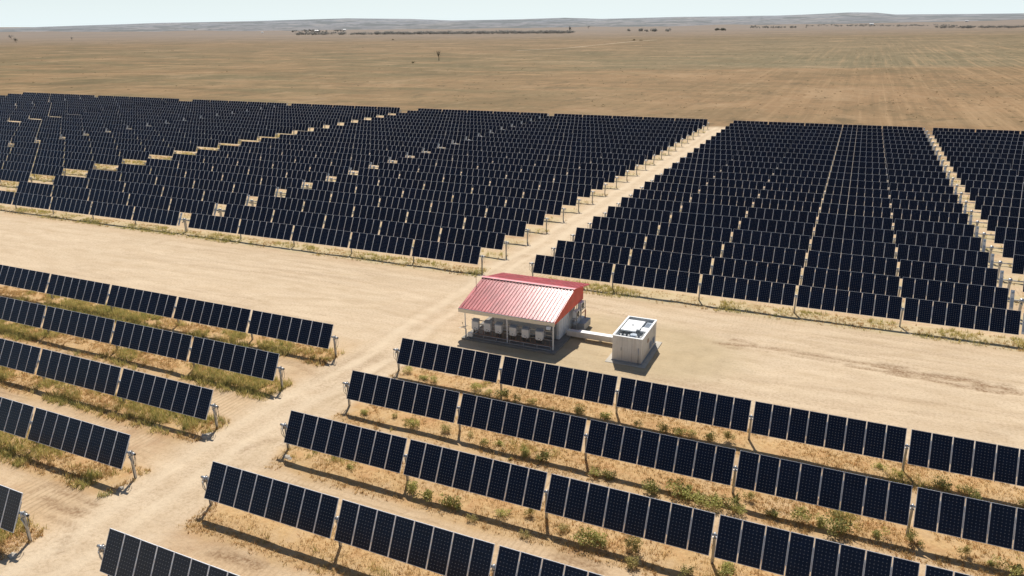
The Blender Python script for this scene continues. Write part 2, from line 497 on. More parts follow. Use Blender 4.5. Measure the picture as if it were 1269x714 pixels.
RUTS = [([(1080, 453), (1120, 461), (1165, 466), (1210, 474), (1262, 485)], .24, 1.0), ([(1050, 452), (1105, 463), (1150, 470), (1200, 480), (1240, 487)], .22, .9),
        ([(1095, 452), (1140, 459), (1190, 468), (1255, 479)], .18, .8), ([(1140, 467), (1185, 472), (1235, 484), (1269, 490)], .14, .8),
        ([(890, 425), (960, 432), (1040, 445), (1100, 456)], .2, .8), ([(900, 430), (970, 438), (1040, 450)], .12, .5), ([(1110, 461), (1180, 470)], .3, .6), ([(700, 372), (740, 383), (790, 395)], .12, .4), ([(905, 420), (925, 423), (935, 427)], .30, .7),
        ([(52, 617), (75, 629), (100, 636)], .22, .8), ([(75, 608), (100, 616), (122, 626)], .22, .7), ([(395, 560), (330, 545), (300, 560)], .2, .5),
        ([(690, 690), (730, 702), (745, 714)], .3, .8), ([(268, 686), (290, 690), (325, 702)], .3, .9), ([(700, 680), (720, 690), (740, 700)], .3, .6),
        ([(60, 640), (90, 655), (70, 690)], .2, .5), ([(40, 610), (60, 600), (100, 607)], .25, .5)]
for pts, wd, st in RUTS:
    q = [g2(*p) for p in pts]
    ruts = np.maximum(ruts, st * sstep(wd * 1.6, wd * .3, seg_dist(GX, GY, q) + (fbm(GX, GY, .8, 2.0, 2) - .5) * .35))
faint = np.zeros(GX.shape)
for pts in ([(0, 300), (240, 335), (480, 372), (560, 392)], [(0, 275), (220, 302), (420, 335), (560, 352)], [(740, 372), (900, 405), (1100, 432), (1269, 452)],
            [(500, 480), (540, 430), (560, 400), (575, 370), (600, 335)], [(300, 590), (420, 500), (500, 455), (560, 440)], [(740, 395), (860, 425), (1060, 470), (1269, 520)],
            [(180, 420), (320, 372), (470, 378), (560, 402)]):
    q = [g2(*p) for p in pts]
    d = seg_dist(GX, GY, q) + (fbm(GX, GY, 4, 8.0, 2) - .5) * .5
    faint = np.maximum(faint, np.maximum(sstep(.45, .1, np.abs(d - .95)), 0))
brk = sstep(.38, .62, fbm(GX, GY, 7.0, 21.0, 3))
def wheels(pts_, st, off=.85, wd=.17):
    global ruts
    d = seg_dist(GX, GY, pts_) + (fbm(GX, GY, 5, 15.0, 2) - .5) * .35
    ruts = np.maximum(ruts, st * sstep(wd * 1.9, wd * .5, np.abs(d - off)) * (.35 + .65 * brk))
def wave(x0, x1, y0, amp, ph, n=26): return [(x0 + (x1 - x0) * k / n, y0 + amp * math.sin(ph + k * .55) + amp * .5 * math.sin(ph * 2 + k * .23)) for k in range(n + 1)]
for y0, amp, ph, st in ((46.8, .5, .3, .30), (49.6, .9, 1.9, .26), (56.6, .8, 4.0, .30), (59.2, .6, 2.2, .26), (61.6, .4, 5.2, .32)): wheels(wave(-75, 28, y0, amp, ph), st)
for x0, amp, ph, st in ((-32.6, .45, .5, .34), (-30.9, .35, 2.5, .30), (-31.8, .7, 4.1, .22)): wheels([(x, y) for y, x in wave(8, 72, x0, amp, ph)], st)
for r in range(6):
    yc = LL_Y - (r + .5) * PL - .4
    wheels([(-31.4, yc - 5.5), (-32.0, yc - 3.0), (-33.6, yc - 1.0), (-36.5, yc + .1), (-44, yc + .2), (-60, yc + .1)], .34)
    wheels([(-31.6, yc + 5.5), (-32.4, yc + 3.0), (-34.0, yc + 1.2), (-37.0, yc + .4), (-44, yc + .3)], .28)
    yr = LR_Y - (r + .5) * PL + .5
    wheels([(-32.0, yr - 5.0), (-31.2, yr - 2.4), (-29.5, yr - .6), (-26.0, yr + .2), (-10, yr + .2), (13, yr + .2)], .30)
wheels([(-30.9, 44), (-29.5, 46.5), (-26, 48.0), (-19, 47.2), (-10, 46.9), (10, 47.6)], .3)
wheels([(-30.6, 60), (-28, 58.5), (-22, 59.4), (-12, 57.0), (-8, 53), (-7.5, 49)], .28)
ruts_h = np.maximum(ruts, 0)
GZ = gz(GX, GY)
nearmask = sstep(260, 120, np.hypot(GX, GY))
GZ = GZ + nearmask * ((fbm(GX, GY, 3.0, 1.0) - .5) * .10 + (fbm(GX, GY, .9, 6.0, 2) - .5) * .05 - ruts_h * .05 + strip * .03)

ny, nx = GX.shape
verts = np.stack([GX, GY, GZ], -1).reshape(-1, 3)
idx = np.arange(nx * ny).reshape(ny, nx)
quads = np.stack([idx[:-1, :-1], idx[:-1, 1:], idx[1:, 1:], idx[1:, :-1]], -1).reshape(-1, 4)
def mesh_np(name, verts, quads, mat, attrs=None, smooth=True):
    me = bpy.data.meshes.new(name)
    n, f = len(verts), len(quads); k = quads.shape[1]
    me.vertices.add(n); me.vertices.foreach_set('co', np.ascontiguousarray(verts, dtype=np.float32).ravel())
    me.loops.add(f * k); me.loops.foreach_set('vertex_index', quads.astype(np.int32).ravel())
    me.polygons.add(f); me.polygons.foreach_set('loop_start', np.arange(0, f * k, k, dtype=np.int32))
    me.polygons.foreach_set('loop_total', np.full(f, k, dtype=np.int32))
    if smooth: me.polygons.foreach_set('use_smooth', np.ones(f, dtype=bool))
    me.update(calc_edges=True)
    for an, av in (attrs or {}).items():
        if av.ndim == 1:
            a = me.attributes.new(an, 'FLOAT', 'POINT'); a.data.foreach_set('value', av.astype(np.float32))
        else:
            a = me.color_attributes.new(an, 'FLOAT_COLOR', 'POINT')
            a.data.foreach_set('color', np.concatenate([av, np.ones((len(av), 1))], 1).astype(np.float32).ravel())
    me.materials.append(mat)
    return me

def ground_material():
    t = NT('dry_ground')
    P = t.node('ShaderNodeNewGeometry').outputs['Position']
    at = lambda n: t.node('ShaderNodeAttribute', attribute_name=n).outputs['Fac']
    sep = t.node('ShaderNodeSeparateXYZ'); t.link(P, sep.inputs[0]); X, Y = sep.outputs[0], sep.outputs[1]
    fine = t.noise(P, 5.0, 6, .65); mid = t.noise(P, 0.55, 6, .6); big = t.noise(P, 0.045, 5, .6); tiny = t.noise(P, 26, 3, .6)
    streak = t.noise(t.mapping(P, (.13, .5, 1)), 1.2, 6, .66, .5); vstreak = t.noise(t.mapping(P, (1.1, .05, 1)), 1.0, 4, .6)
    # sand of the site
    sand = t.mix(t.ramp(mid, .3, .72), (.53, .378, .228), (.675, .515, .338))
    sand = t.mix(t.math('MULTIPLY', t.ramp(big, .35, .7), .55), sand, (.59, .41, .245))
    sand = t.mix(t.math('MULTIPLY', t.ramp(fine, .5, .70), .42), sand, (.36, .245, .14))
    patch = t.noise(P, .16, 6, .66, .6)
    sand = t.mix(t.math('MULTIPLY', t.ramp(patch, .54, .66), .55), sand, (.385, .232, .128))
    sand = t.mix(t.math('MULTIPLY', t.ramp(patch, .44, .34), .5), sand, (.60, .46, .30))
    cl = t.math('SINE', t.math('ADD', t.math('MULTIPLY', X, 17.0), t.math('MULTIPLY', mid, 5.0)))
    clm = t.math('MULTIPLY', t.ramp(cl, .2, .9), t.ramp(t.noise(P, .11, 3), .48, .60))
    cl2 = t.math('SINE', t.math('ADD', t.math('MULTIPLY', Y, 13.0), t.math('MULTIPLY', mid, 9.0)))
    clm = t.math('MAXIMUM', clm, t.math('MULTIPLY', t.ramp(cl2, .3, .9), t.ramp(t.noise(t.mapping(P, (.08, .12, 1)), 1.0, 3), .50, .62)))
    sand = t.mix(t.math('MULTIPLY', clm, .42), sand, (.34, .235, .135))
    pale = t.mix(t.ramp(streak, .32, .68), (.595, .455, .305), (.735, .585, .41))
    blot = t.noise(t.mapping(P, (.25, .55, 1)), 1.0, 7, .68, .4)
    pale = t.mix(t.math('MULTIPLY', t.ramp(blot, .50, .68), .5), pale, (.54, .40, .255))
    pale = t.mix(t.math('MULTIPLY', t.ramp(mid, .5, .75), .35), pale, (.55, .405, .25))
    peb = t.noise(P, 2.2, 5, .75)
    pale = t.mix(t.math('MULTIPLY', t.ramp(peb, .58, .70), .35), pale, (.38, .27, .165))
    pale = t.mix(t.math('MULTIPLY', t.ramp(fine, .48, .66), .42), pale, (.40, .285, .165))
    c = t.mix(t.math('MULTIPLY', at('pale'), .85), sand, pale)
    c = t.mix(t.math('MULTIPLY', at('track'), .65), c, (.72, .575, .40))
    c = t.mix(t.math('MULTIPLY', at('faint'), t.math('MULTIPLY', t.ramp(mid, .3, .6), .28)), c, (.44, .315, .185))
    yd = t.mix(t.ramp(mid, .3, .7), (.42, .325, .19), (.55, .43, .26))
    c = t.mix(t.math('MULTIPLY', at('yard'), .7), c, yd)
    # straw and litter under the rows
    st = t.mix(t.ramp(fine, .3, .7), (.43, .27, .125), (.62, .425, .215))
    st = t.mix(t.math('MULTIPLY', t.ramp(mid, .5, .7), .6), st, (.47, .25, .115))
    st = t.mix(t.math('MULTIPLY', t.ramp(Y, 55, 64), .75), st, t.mix(t.ramp(mid, .35, .65), (.47, .40, .23), (.60, .50, .33)))
    c = t.mix(t.math('MULTIPLY', at('strip'), t.ramp(mid, .15, .5)), c, st)
    c = t.mix(t.math('MULTIPLY', at('ruts'), t.ramp(fine, .25, .6)), c, (.235, .135, .068))
    # the plain beyond
    f1 = t.noise(t.mapping(P, (.008, .02, 1)), 1.0, 7, .62); f2 = t.noise(t.mapping(P, (.03, .09, 1)), 1.0, 7, .66); f3 = t.noise(P, .22, 6, .68)
    rows_ = t.noise(t.mapping(P, (.30, .006, 0)), 1.0, 5, .7)
    tan = t.mix(t.ramp(f2, .3, .7), (.165, .112, .058), (.275, .190, .102))
    tan = t.mix(t.math('MULTIPLY', t.ramp(f3, .35, .65), .35), tan, (.335, .235, .128))
    olive = t.mix(t.ramp(f3, .3, .7), (.110, .096, .050), (.205, .165, .090))
    zone = t.math('ADD', t.math('MULTIPLY', f1, 1.0), t.math('MULTIPLY', t.math('SUBTRACT', f2, .5), .5))
    band = t.math('SINE', t.math('ADD', t.math('MULTIPLY', t.math('POWER', t.math('MAXIMUM', Y, 1.0), .5), .55), t.math('MULTIPLY', f1, 3.0)))
    zone = t.math('ADD', zone, t.math('MULTIPLY', band, .05))
    pl = t.mix(t.ramp(zone, .42, .62), tan, olive)
    fp = t.noise(t.mapping(P, (.012, .035, 1)), 1.0, 6, .7, .8)
    pl = t.mix(t.math('MULTIPLY', t.ramp(fp, .52, .64), .6), pl, (.115, .094, .048))
    pl = t.mix(t.math('MULTIPLY', t.ramp(fp, .44, .34), .6), pl, (.330, .232, .128))
    rw0 = t.math('MULTIPLY', t.ramp(t.math('ADD', X, t.math('MULTIPLY', Y, .12)), -160, 20), t.ramp(Y, 1500, 900))
    yb = t.math('ADD', t.math('ADD', Y, t.math('MULTIPLY', X, -.45)), t.math('MULTIPLY', t.math('SUBTRACT', f2, .5), 60.0))
    pl = t.mix(t.math('MULTIPLY', rw0, t.math('MULTIPLY', t.ramp(yb, 472.0 + 14, 472.0 - 14), .55)), pl, (.275, .178, .098))
    pl = t.mix(t.math('MULTIPLY', rw0, t.math('MULTIPLY', t.ramp(yb, 472.0 - 14, 472.0 + 14), .60)), pl, t.mix(t.ramp(f3, .35, .65), (.150, .140, .088), (.225, .198, .128)))
    rightw = t.math('MULTIPLY', t.ramp(X, -120, 60), t.ramp(Y, 1500, 700))
    pl = t.mix(t.math('MULTIPLY', rightw, t.math('MULTIPLY', t.ramp(rows_, .50, .66), .65)), pl, (.375, .262, .150))
    pl = t.mix(t.math('MULTIPLY', rightw, t.math('MULTIPLY', t.ramp(rows_, .48, .34), .45)), pl, (.130, .100, .056))
    pl = t.mix(t.math('MULTIPLY', t.ramp(f3, .56, .70), .7), pl, (.10, .085, .042))
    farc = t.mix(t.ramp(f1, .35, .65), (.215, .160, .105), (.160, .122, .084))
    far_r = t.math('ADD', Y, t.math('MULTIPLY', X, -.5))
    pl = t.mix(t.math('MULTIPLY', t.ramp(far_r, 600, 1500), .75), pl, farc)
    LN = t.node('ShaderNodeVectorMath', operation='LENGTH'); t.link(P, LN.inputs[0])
    hzc = t.mix(t.ramp(t.noise(t.mapping(P, (.002, .006, 1)), 1.0, 5, .6), .35, .65), (.245, .208, .178), (.195, .176, .160))  # haze grey the far plain is painted towards with distance
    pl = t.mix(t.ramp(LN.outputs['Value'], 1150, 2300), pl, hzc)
    m1 = t.noise(P, .018, 8, .72, .5); m2 = t.noise(t.mapping(P, (.10, .045, 1)), 1.0, 6, .75)
    pl = t.mix(t.math('MULTIPLY', t.ramp(m1, .50, .62), .45), pl, (.125, .102, .056))
    pl = t.mix(t.math('MULTIPLY', t.ramp(m1, .46, .36), .45), pl, (.33, .24, .145))
    pl = t.mix(t.math('MULTIPLY', t.ramp(m2, .54, .66), .55), pl, (.095, .080, .045))
    pl = t.mix(t.math('MULTIPLY', t.ramp(m2, .44, .34), .40), pl, (.35, .255, .155))
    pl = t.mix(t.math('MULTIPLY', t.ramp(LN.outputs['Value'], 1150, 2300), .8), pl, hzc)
    ln = t.noise(t.mapping(P, (.16, .0003, 0)), 1.0, 0, .5)
    lines = t.math('MULTIPLY', t.ramp(ln, .575, .60), t.ramp(ln, .645, .62))
    lw = t.math('MULTIPLY', t.ramp(yb, 640.0, 470.0), t.ramp(f2, .42, .60))
    pl = t.mix(t.math('MULTIPLY', t.math('MULTIPLY', t.math('MULTIPLY', lines, rightw), t.ramp(f3, .3, .6)), t.math('MULTIPLY', lw, .7)), pl, (.345, .245, .145))
    cm = t.node('ShaderNodeMix', data_type='RGBA', blend_type='MULTIPLY'); cm.inputs[0].default_value = 1.0
    t.link(pl, cm.inputs[6]); cm.inputs[7].default_value = (1.20, 1.12, 1.03, 1); pl = cm.outputs[2]
    crumb = t.noise(P, 9.0, 4, .8)
    c = t.mix(t.math('MULTIPLY', t.ramp(crumb, .60, .70), .26), c, (.30, .20, .115))
    c = t.mix(t.math('MULTIPLY', t.ramp(crumb, .40, .30), .30), c, (.74, .60, .42))
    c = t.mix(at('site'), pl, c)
    grain = t.math('ADD', t.math('MULTIPLY', tiny, .35), .82)
    gm = t.node('ShaderNodeCombineXYZ')
    for k in range(3): t.link(grain, gm.inputs[k])
    c = t.mix(1.0, c, gm.outputs[0], 'MULTIPLY')
    t.set(Base_Color=c, Roughness=.95)
    t.b.inputs['Specular IOR Level'].default_value = .1
    h = t.math('ADD', t.math('MULTIPLY', fine, .5), t.math('MULTIPLY', mid, 1.0))
    t.bump(t.math('ADD', h, t.math('MULTIPLY', tiny, .2)), .55, .12)
    return t.m
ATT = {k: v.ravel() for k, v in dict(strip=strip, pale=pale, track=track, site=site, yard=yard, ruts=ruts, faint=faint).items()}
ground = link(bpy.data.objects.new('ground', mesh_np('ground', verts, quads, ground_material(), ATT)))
tag(ground, 'dry sandy ground with pale dirt tracks running out to the open plain', 'ground', kind='structure')

# ------------------------------------------------------------------ distant hills, one polar sheet
HZ = [(-200, 41), (0, 35), (90, 31.5), (200, 28), (320, 25.5), (430, 22.2), (510, 23), (560, 25), (640, 23.5), (700, 21.5), (745, 23), (850, 20.5), (960, 19), (1010, 17),
      (1050, 15), (1085, 15.2), (1110, 17.5), (1180, 17), (1269, 16), (1480, 12)]
az_t, el_t = [], []
for u_, v_ in HZ:
    D = FWD + RIGHT * ((u_ - 634.5) / F_PX) - UP * ((v_ - 357) / F_PX)
    az_t.append(math.atan2(D.x, D.y)); el_t.append(D.z / math.hypot(D.x, D.y))
azs = np.linspace(-1.35, .55, 900); rr = np.linspace(0, 1, 80)
RHO0, RHO1 = 2500.0, 9000.0
A_, R_ = np.meshgrid(azs, rr)
rho = RHO0 + (RHO1 - RHO0) * R_ ** 1.2
HX, HY = rho * np.sin(A_), rho * np.cos(A_)
el = np.interp(A_, az_t, el_t)
base = gz(HX, HY)
crest = CAM_H + el * rho
t_ = R_
rid = (fbm(A_ * 60, R_ * 6, 3.2, 4.0) - .5)
z_ = base - 4 + (crest - base) * sstep(0.0, .86, t_ + rid * .18 * (1 - t_)) + rid * 10 * t_ * (1 - t_) * 4
z_ = np.where(R_ > .93, crest * (1 - (R_ - .93) * 3) - 60 * (R_ - .93), np.minimum(z_, CAM_H + (el - .0004) * rho + (t_ > .8) * .0004 * rho))
hv = np.stack([HX, HY, z_], -1).reshape(-1, 3)
hi = np.arange(hv.shape[0]).reshape(A_.shape)
hq = np.stack([hi[:-1, :-1], hi[:-1, 1:], hi[1:, 1:], hi[1:, :-1]], -1).reshape(-1, 4)
def hill_material():
    t = NT('hazy_hill_scrub')
    P = t.node('ShaderNodeNewGeometry').outputs['Position']
    n1 = t.noise(P, .0012, 6, .62); n2 = t.noise(t.mapping(P, (1, 1, 4)), .005, 6, .68); n3 = t.noise(P, .03, 4, .7)
    c = t.mix(t.ramp(n1, .38, .62), (.30, .275, .26), (.255, .25, .255))
    c = t.mix(t.math('MULTIPLY', t.ramp(n2, .47, .60), .7), c, (.165, .178, .185))
    n4 = t.noise(t.mapping(P, (.25, .25, 14)), .006, 5, .6)
    c = t.mix(t.math('MULTIPLY', t.ramp(n4, .52, .66), .6), c, (.15, .165, .16))
    c = t.mix(t.math('MULTIPLY', t.ramp(n4, .44, .34), .5), c, (.36, .33, .30))
    c = t.mix(t.math('MULTIPLY', t.ramp(n3, .6, .72), .4), c, (.13, .14, .14))
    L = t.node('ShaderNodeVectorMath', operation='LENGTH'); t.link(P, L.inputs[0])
    c = t.mix(t.ramp(L.outputs['Value'], 2600, 9500), c, (.36, .385, .42))  # aerial haze painted into the hill colour, thicker with distance
    at = lambda n: t.node('ShaderNodeAttribute', attribute_name=n).outputs['Fac']
    c = t.mix(t.math('MULTIPLY', at('bare'), .35), c, (.40, .37, .34))
    c = t.mix(t.math('MULTIPLY', at('wood'), .6), c, (.165, .182, .180))
    t.set(Base_Color=c, Roughness=1.0); t.b.inputs['Specular IOR Level'].default_value = 0
    return t.m
wood = sstep(.54, .62, fbm(A_ * 38, R_ * 15, 1.0, 33.0, 4)) * sstep(.05, .2, R_) + .8 * sstep(.60, .66, fbm(A_ * 150, R_ * 40, 1.0, 51.0, 3))
bare = sstep(.55, .64, fbm(A_ * 30, R_ * 22, 1.0, 77.0, 4))
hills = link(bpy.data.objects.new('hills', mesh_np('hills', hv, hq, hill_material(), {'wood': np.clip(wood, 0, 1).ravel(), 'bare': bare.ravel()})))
tag(hills, 'low hazy blue-grey hills along the horizon', 'hills', kind='structure')

# ------------------------------------------------------------------ grass and scrub
def blades(cx, cy, h, spread, n, cols, lean=.45, width=.02):
    """n grass blades round every tuft centre -> verts, tris, colours"""
    N = len(cx); k = N * n
    bxx = np.repeat(cx, n) + rng.normal(0, 1, k) * np.repeat(spread, n) * .35
    byy = np.repeat(cy, n) + rng.normal(0, 1, k) * np.repeat(spread, n) * .35
    hh = np.repeat(h, n) * rng.uniform(.45, 1.1, k)
    a = rng.uniform(0, 2 * np.pi, k); l = rng.uniform(.1, 1, k) * lean * hh
    zb = gz(bxx, byy) - .03
    w = width * rng.uniform(.6, 1.4, k); pa = rng.uniform(0, np.pi, k)
    v = np.empty((k, 3, 3))
    v[:, 0] = np.stack([bxx - w * np.cos(pa), byy - w * np.sin(pa), zb], -1)
    v[:, 1] = np.stack([bxx + w * np.cos(pa), byy + w * np.sin(pa), zb], -1)
    v[:, 2] = np.stack([bxx + l * np.cos(a), byy + l * np.sin(a), zb + hh], -1)
    c = np.repeat(cols, n, 0) * rng.uniform(.7, 1.25, (k, 1))
    return v.reshape(-1, 3), np.arange(3 * k).reshape(-1, 3), np.repeat(c, 3, 0)
STRAW = np.array([[.56, .385, .165], [.66, .475, .225], [.52, .31, .13], [.60, .45, .235]])
OLIVE = np.array([[.54, .46, .165], [.64, .52, .22], [.47, .42, .145]])
GREEN = np.array([[.31, .33, .10], [.36, .36, .12], [.27, .285, .09]])
def grass_strip(xa, xb, y, ya, yb, dens, green, hmul, label, n=9):
    area = (xb - xa) * (yb - ya)
    N = int(area * dens)
    cx = rng.uniform(xa, xb, N); yy = rng.uniform(ya, yb, N); cy_ = y + yy
    keep = fbm(cx, cy_, 1.6, 12.0, 3) > (.30 + .16 * rng.random(N))
    edge = np.minimum(yy - ya, yb - yy); keep &= rng.random(N) < np.clip(edge / .45, .12, 1)
    cx, cy_ = cx[keep], cy_[keep]; N = len(cx)
    g = fbm(cx, cy_, 2.6, 31.0, 3) + rng.normal(0, .05, N)
    th = np.quantile(g, 1 - green)
    big = g > th
    cols = STRAW[rng.integers(0, 4, N)]
    mixr = np.clip((g - th) / .08, 0, 1)[:, None]
    gcol = np.where((rng.random(N) < .86)[:, None], OLIVE[rng.integers(0, 3, N)], GREEN[rng.integers(0, 3, N)])
    cols = np.where(big[:, None], cols * (1 - mixr) + gcol * mixr, cols)
    h = rng.uniform(.10, .28, N) * hmul * np.where(big, 1.0 + mixr[:, 0] * .9, 1.0)
    sp_ = np.where(big, .22, .16)
    v, f, c = blades(cx, cy_, h, sp_, n, cols, .6, .022)
    o = link(bpy.data.objects.new('grass', mesh_np('grass', v, f, M['foliage'], {'tint': c}, False)))
    tag(o, label, 'grass', kind='stuff')
def vis_range(xa, xb, y):
    xs_ = np.arange(xa, xb, .5); k = [x for x in xs_ if in_view(x, x + .5, y, 30)]
    return (k[0], k[-1] + .5) if k else None
for r in range(6):
    y = LL_Y - r * PL; v_ = vis_range(LL_END - WING, LL_END + .4, y)
    if v_: grass_strip(v_[0], v_[1], y, -2.1, 1.1, 46, .70, 1.15, f'olive green and straw grass strip under lower left panel row, {ORD[r]} from the wide track', 9)
for r in range(7):
    y = LR_Y - r * PL; v_ = vis_range(LR_START - .3, LR_START + WING, y)
    if v_: grass_strip(v_[0], v_[1], y, -2.2, 1.6, 60, .07, .8, f'golden dry grass strip under lower right panel row, {ORD[r]} from the hut', 8)
for r in range(22):
    for k, (xa, xb, yb0) in enumerate(((UL_END - BLOCK, UL_END + .5, UL_Y), (UR_START - .3, UR_START + BLOCK, UR_Y))):
        y = yb0 + r * PU; v_ = vis_range(xa, xb, y)
        if not v_: continue
        side = ('upper left', 'upper right')[k]
        if r == 0: grass_strip(v_[0], v_[1], y, -2.3, 1.0, 22, .55, .95, f'dry scrub and olive tufts along the front of the {side} block', 8)
        elif r < 21: grass_strip(v_[0], v_[1], y, -2.0, 1.2, 3.2, .38, 1.3, f'dry grass strip under {side} panel row, {ORD[r]} from the track', 7)
for r in range(0, 14):
    y = UL_Y + r * PU; v_ = vis_range(UL_END - 2 * BLOCK - AISLE, UL_END - BLOCK + .5, y)
    if v_: grass_strip(v_[0], v_[1], y, -2.4, 2.4, 8 if r else 14, .72, 1.4, f'olive grass strip in the second left block, {ORD[r]} row from the track', 7)

def leaf_cloud(n, rx, rz, size, cols, lobes=5, seed=0):
    """leafy clump: leaf-sized triangles scattered in several uneven lobes"""
    r_ = np.random.default_rng(seed)
    lc = np.stack([r_.normal(0, .42, lobes) * rx, r_.normal(0, .42, lobes) * rx, r_.uniform(.3, .75, lobes) * rz], -1)
    lr = r_.uniform(.32, .62, lobes)
    k = r_.integers(0, lobes, n)
    d = r_.normal(0, 1, (n, 3)); d /= np.linalg.norm(d, axis=1)[:, None]
    rad = (r_.random(n) ** .45)[:, None] * lr[k][:, None]
    p = lc[k] + d * rad * np.array([rx, rx, rz * .8])
    p[:, 2] = np.abs(p[:, 2])
    t1 = r_.normal(0, 1, (n, 3)); t1 /= np.linalg.norm(t1, axis=1)[:, None]
    t2 = np.cross(t1, r_.normal(0, 1, (n, 3))); t2 /= np.linalg.norm(t2, axis=1)[:, None] + 1e-9
    s = (size * r_.uniform(.6, 1.4, n))[:, None]
    v = np.stack([p - t1 * s * .5, p + t1 * s * .5, p + t2 * s * 1.1], 1).reshape(-1, 3)
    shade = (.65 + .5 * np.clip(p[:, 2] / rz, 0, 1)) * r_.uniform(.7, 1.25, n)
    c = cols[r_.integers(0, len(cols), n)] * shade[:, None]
    return v, np.arange(3 * n).reshape(-1, 3), np.repeat(c, 3, 0)
SHRUB_COL = [np.array([[.47, .48, .155], [.56, .54, .19], [.62, .56, .235]]), np.array([[.29, .30, .105], [.37, .365, .135], [.45, .41, .165]]),
             np.array([[.50, .43, .17], [.57, .48, .22], [.40, .36, .14]])]
ME_SHRUB = []
for s in range(9):
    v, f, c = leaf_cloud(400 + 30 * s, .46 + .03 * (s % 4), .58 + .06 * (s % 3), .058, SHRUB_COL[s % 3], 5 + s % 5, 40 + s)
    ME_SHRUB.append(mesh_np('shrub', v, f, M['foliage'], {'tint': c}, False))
T1 = [(500, 22, 1.0), (550, 38, .7), (600, 50, 1.3, 1), (650, 66, .8, 1), (710, 75, .9), (885, 115, 1.0, 1), (980, 126, 1.1), (1105, 164, .8, 1), (1210, 180, 1., 1), (1252, 190, 1.1),
      (85, 112, .8), (197, 126, .6, 2), (270, 162, 1.0), (385, 180, .9, 2), (480, 198, .6, 2), (530, 230, .8), (585, 232, .9), (683, 264, .95), (747, 288, 1.25, 1), (945, 342, .9),
      (1000, 352, 1.0, 1), (1150, 398, 1.4, 1), (1240, 405, 1.5), (42, 315, .9), (265, 395, 1.3), (305, 432, 1.4), (412, 458, 1.4), (490, 512, .7, 2), (597, 492, .9), (700, 490, .8, 2),
      (685, 572, .7, 2), (830, 545, .7, 2), (900, 595, 1.3), (952, 588, 1.3), (1090, 618, 1.3, 2), (1076, 680, .9, 2)]
T2 = [(35, 195, .8), (92, 210, .9, 1), (170, 215, 1.0, 2), (728, 320, 1.1), (800, 336, .8), (975, 398, 1.1, 1), (1050, 408, .9), (1085, 418, .9, 1), (1262, 455, .8, 1),
      (10, 415, 1.5), (50, 420, 1.2), (105, 432, 1.1), (172, 455, 1.5, 1), (245, 432, .9, 2), (330, 492, 1.0, 1), (435, 510, 1.4), (512, 526, .9), (580, 492, .8, 2), (600, 558, 1.5, 1),
      (735, 575, 1.1), (860, 590, 1.0, 1), (1045, 636, .8, 2), (1160, 675, .9), (1212, 706, 1.5), (60, 445, 1.1), (120, 462, 1.2), (205, 480, 1.0), (160, 700, 1.1), (10, 708, 1.0, 1)]
T3 = [(250, 672, .9), (305, 697, .9), (345, 706, .8)]
pts = [(423 + a[0] / 3, 476 + a[1] / 3, *a[2:]) for a in T1] + [(846 + a[0] / 3, 476 + a[1] / 3, *a[2:]) for a in T2] + [(423 + a[0] / 3, 238 + a[1] / 3, *a[2:]) for a in T3]
shr = []
for i, p in enumerate(pts):
    w = ground_at(p[0], p[1]); kind = p[3] if len(p) > 3 else 0
    row = int(round((LR_Y - .9 - w.y) / PL)); row = max(row, 0)
    bay = int((w.x - LR_START) // BAY); bay = min(max(bay, 0), 4)
    shr.append([w, p[2] * .95, kind, row, bay])
SIZE = lambda s: 'large' if s > 1.2 else ('small' if s < .82 else 'mid-sized')
HUE = ['leafy green', 'dark green', 'yellowish olive']
seen = {}
for s in shr:
    seen.setdefault((s[3], s[4], SIZE(s[1]), s[2]), []).append(s)
for (row, bay, sz, kind), lst in seen.items():
    lst.sort(key=lambda s: s[0].x)
    rown = 'row beside the hut' if row == 0 else f'{ORD[row]} row from hut'
    for j, s in enumerate(lst):
        pos = '' if len(lst) == 1 else ((', left one of two', ', right one of two')[j] if len(lst) == 2 else f', {ORD[j]} from left')
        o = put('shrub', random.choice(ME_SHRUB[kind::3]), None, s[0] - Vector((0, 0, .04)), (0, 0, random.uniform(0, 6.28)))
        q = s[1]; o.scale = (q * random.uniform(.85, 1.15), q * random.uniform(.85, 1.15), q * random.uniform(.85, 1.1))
        tag(o, f'{sz} {HUE[kind]} shrub below {ORD[bay]} bay, {rown}{pos}', 'shrub', 'shrubs in the dry grass at lower right')

# ------------------------------------------------------------------ red-roofed inverter hut
HXL, HXR = -27.75, -19.3
hz = gzf(-23, 52)
hut = empty('inverter_hut', (-23.5, 52.6, hz), 'open-fronted hut with faded red corrugated roof on the wide dirt track', 'hut')
O = Vector((-23.5, 52.6, 0))
def hobj(name, bm, mats, parent=hut):
    for v in bm.verts: v.co -= O
    return obj(name, bm, mats, parent)
EAVE_F, RIDGE, EAVE_B = (49.25, 2.50), (53.75, 3.82), (57.8, 3.02)
def roof_sheet(name, a, b, x0, x1):
    bm = bmesh.new()
    (ya, za), (yb, zb) = a, b
    per, hgt = 0.30, 0.045
    xs_ = []; x = x0
    while x < x1 - 1e-6:
        for dx, h in ((0, 0), (.19, 0), (.215, hgt), (.275, hgt)):
            if x + dx <= x1: xs_.append((x + dx, h))
        x += per
    xs_.append((x1, 0))
    dirv = Vector((0, yb - ya, zb - za)).normalized(); nrm = Vector((0, -dirv.z, dirv.y))
    rows_ = []
    for s in (0, 1 / 3, 2 / 3, 1):
        y, z = ya + (yb - ya) * s, za + (zb - za) * s
        rows_.append([bm.verts.new(Vector((x, y, z)) + nrm * h) for x, h in xs_])
    for r0, r1 in zip(rows_, rows_[1:]):
        for k in range(len(xs_) - 1): bm.faces.new((r0[k], r0[k + 1], r1[k + 1], r1[k]))
    bmesh.ops.solidify(bm, geom=bm.faces[:], thickness=0.012)
    return hobj(name, bm, M['roof'])
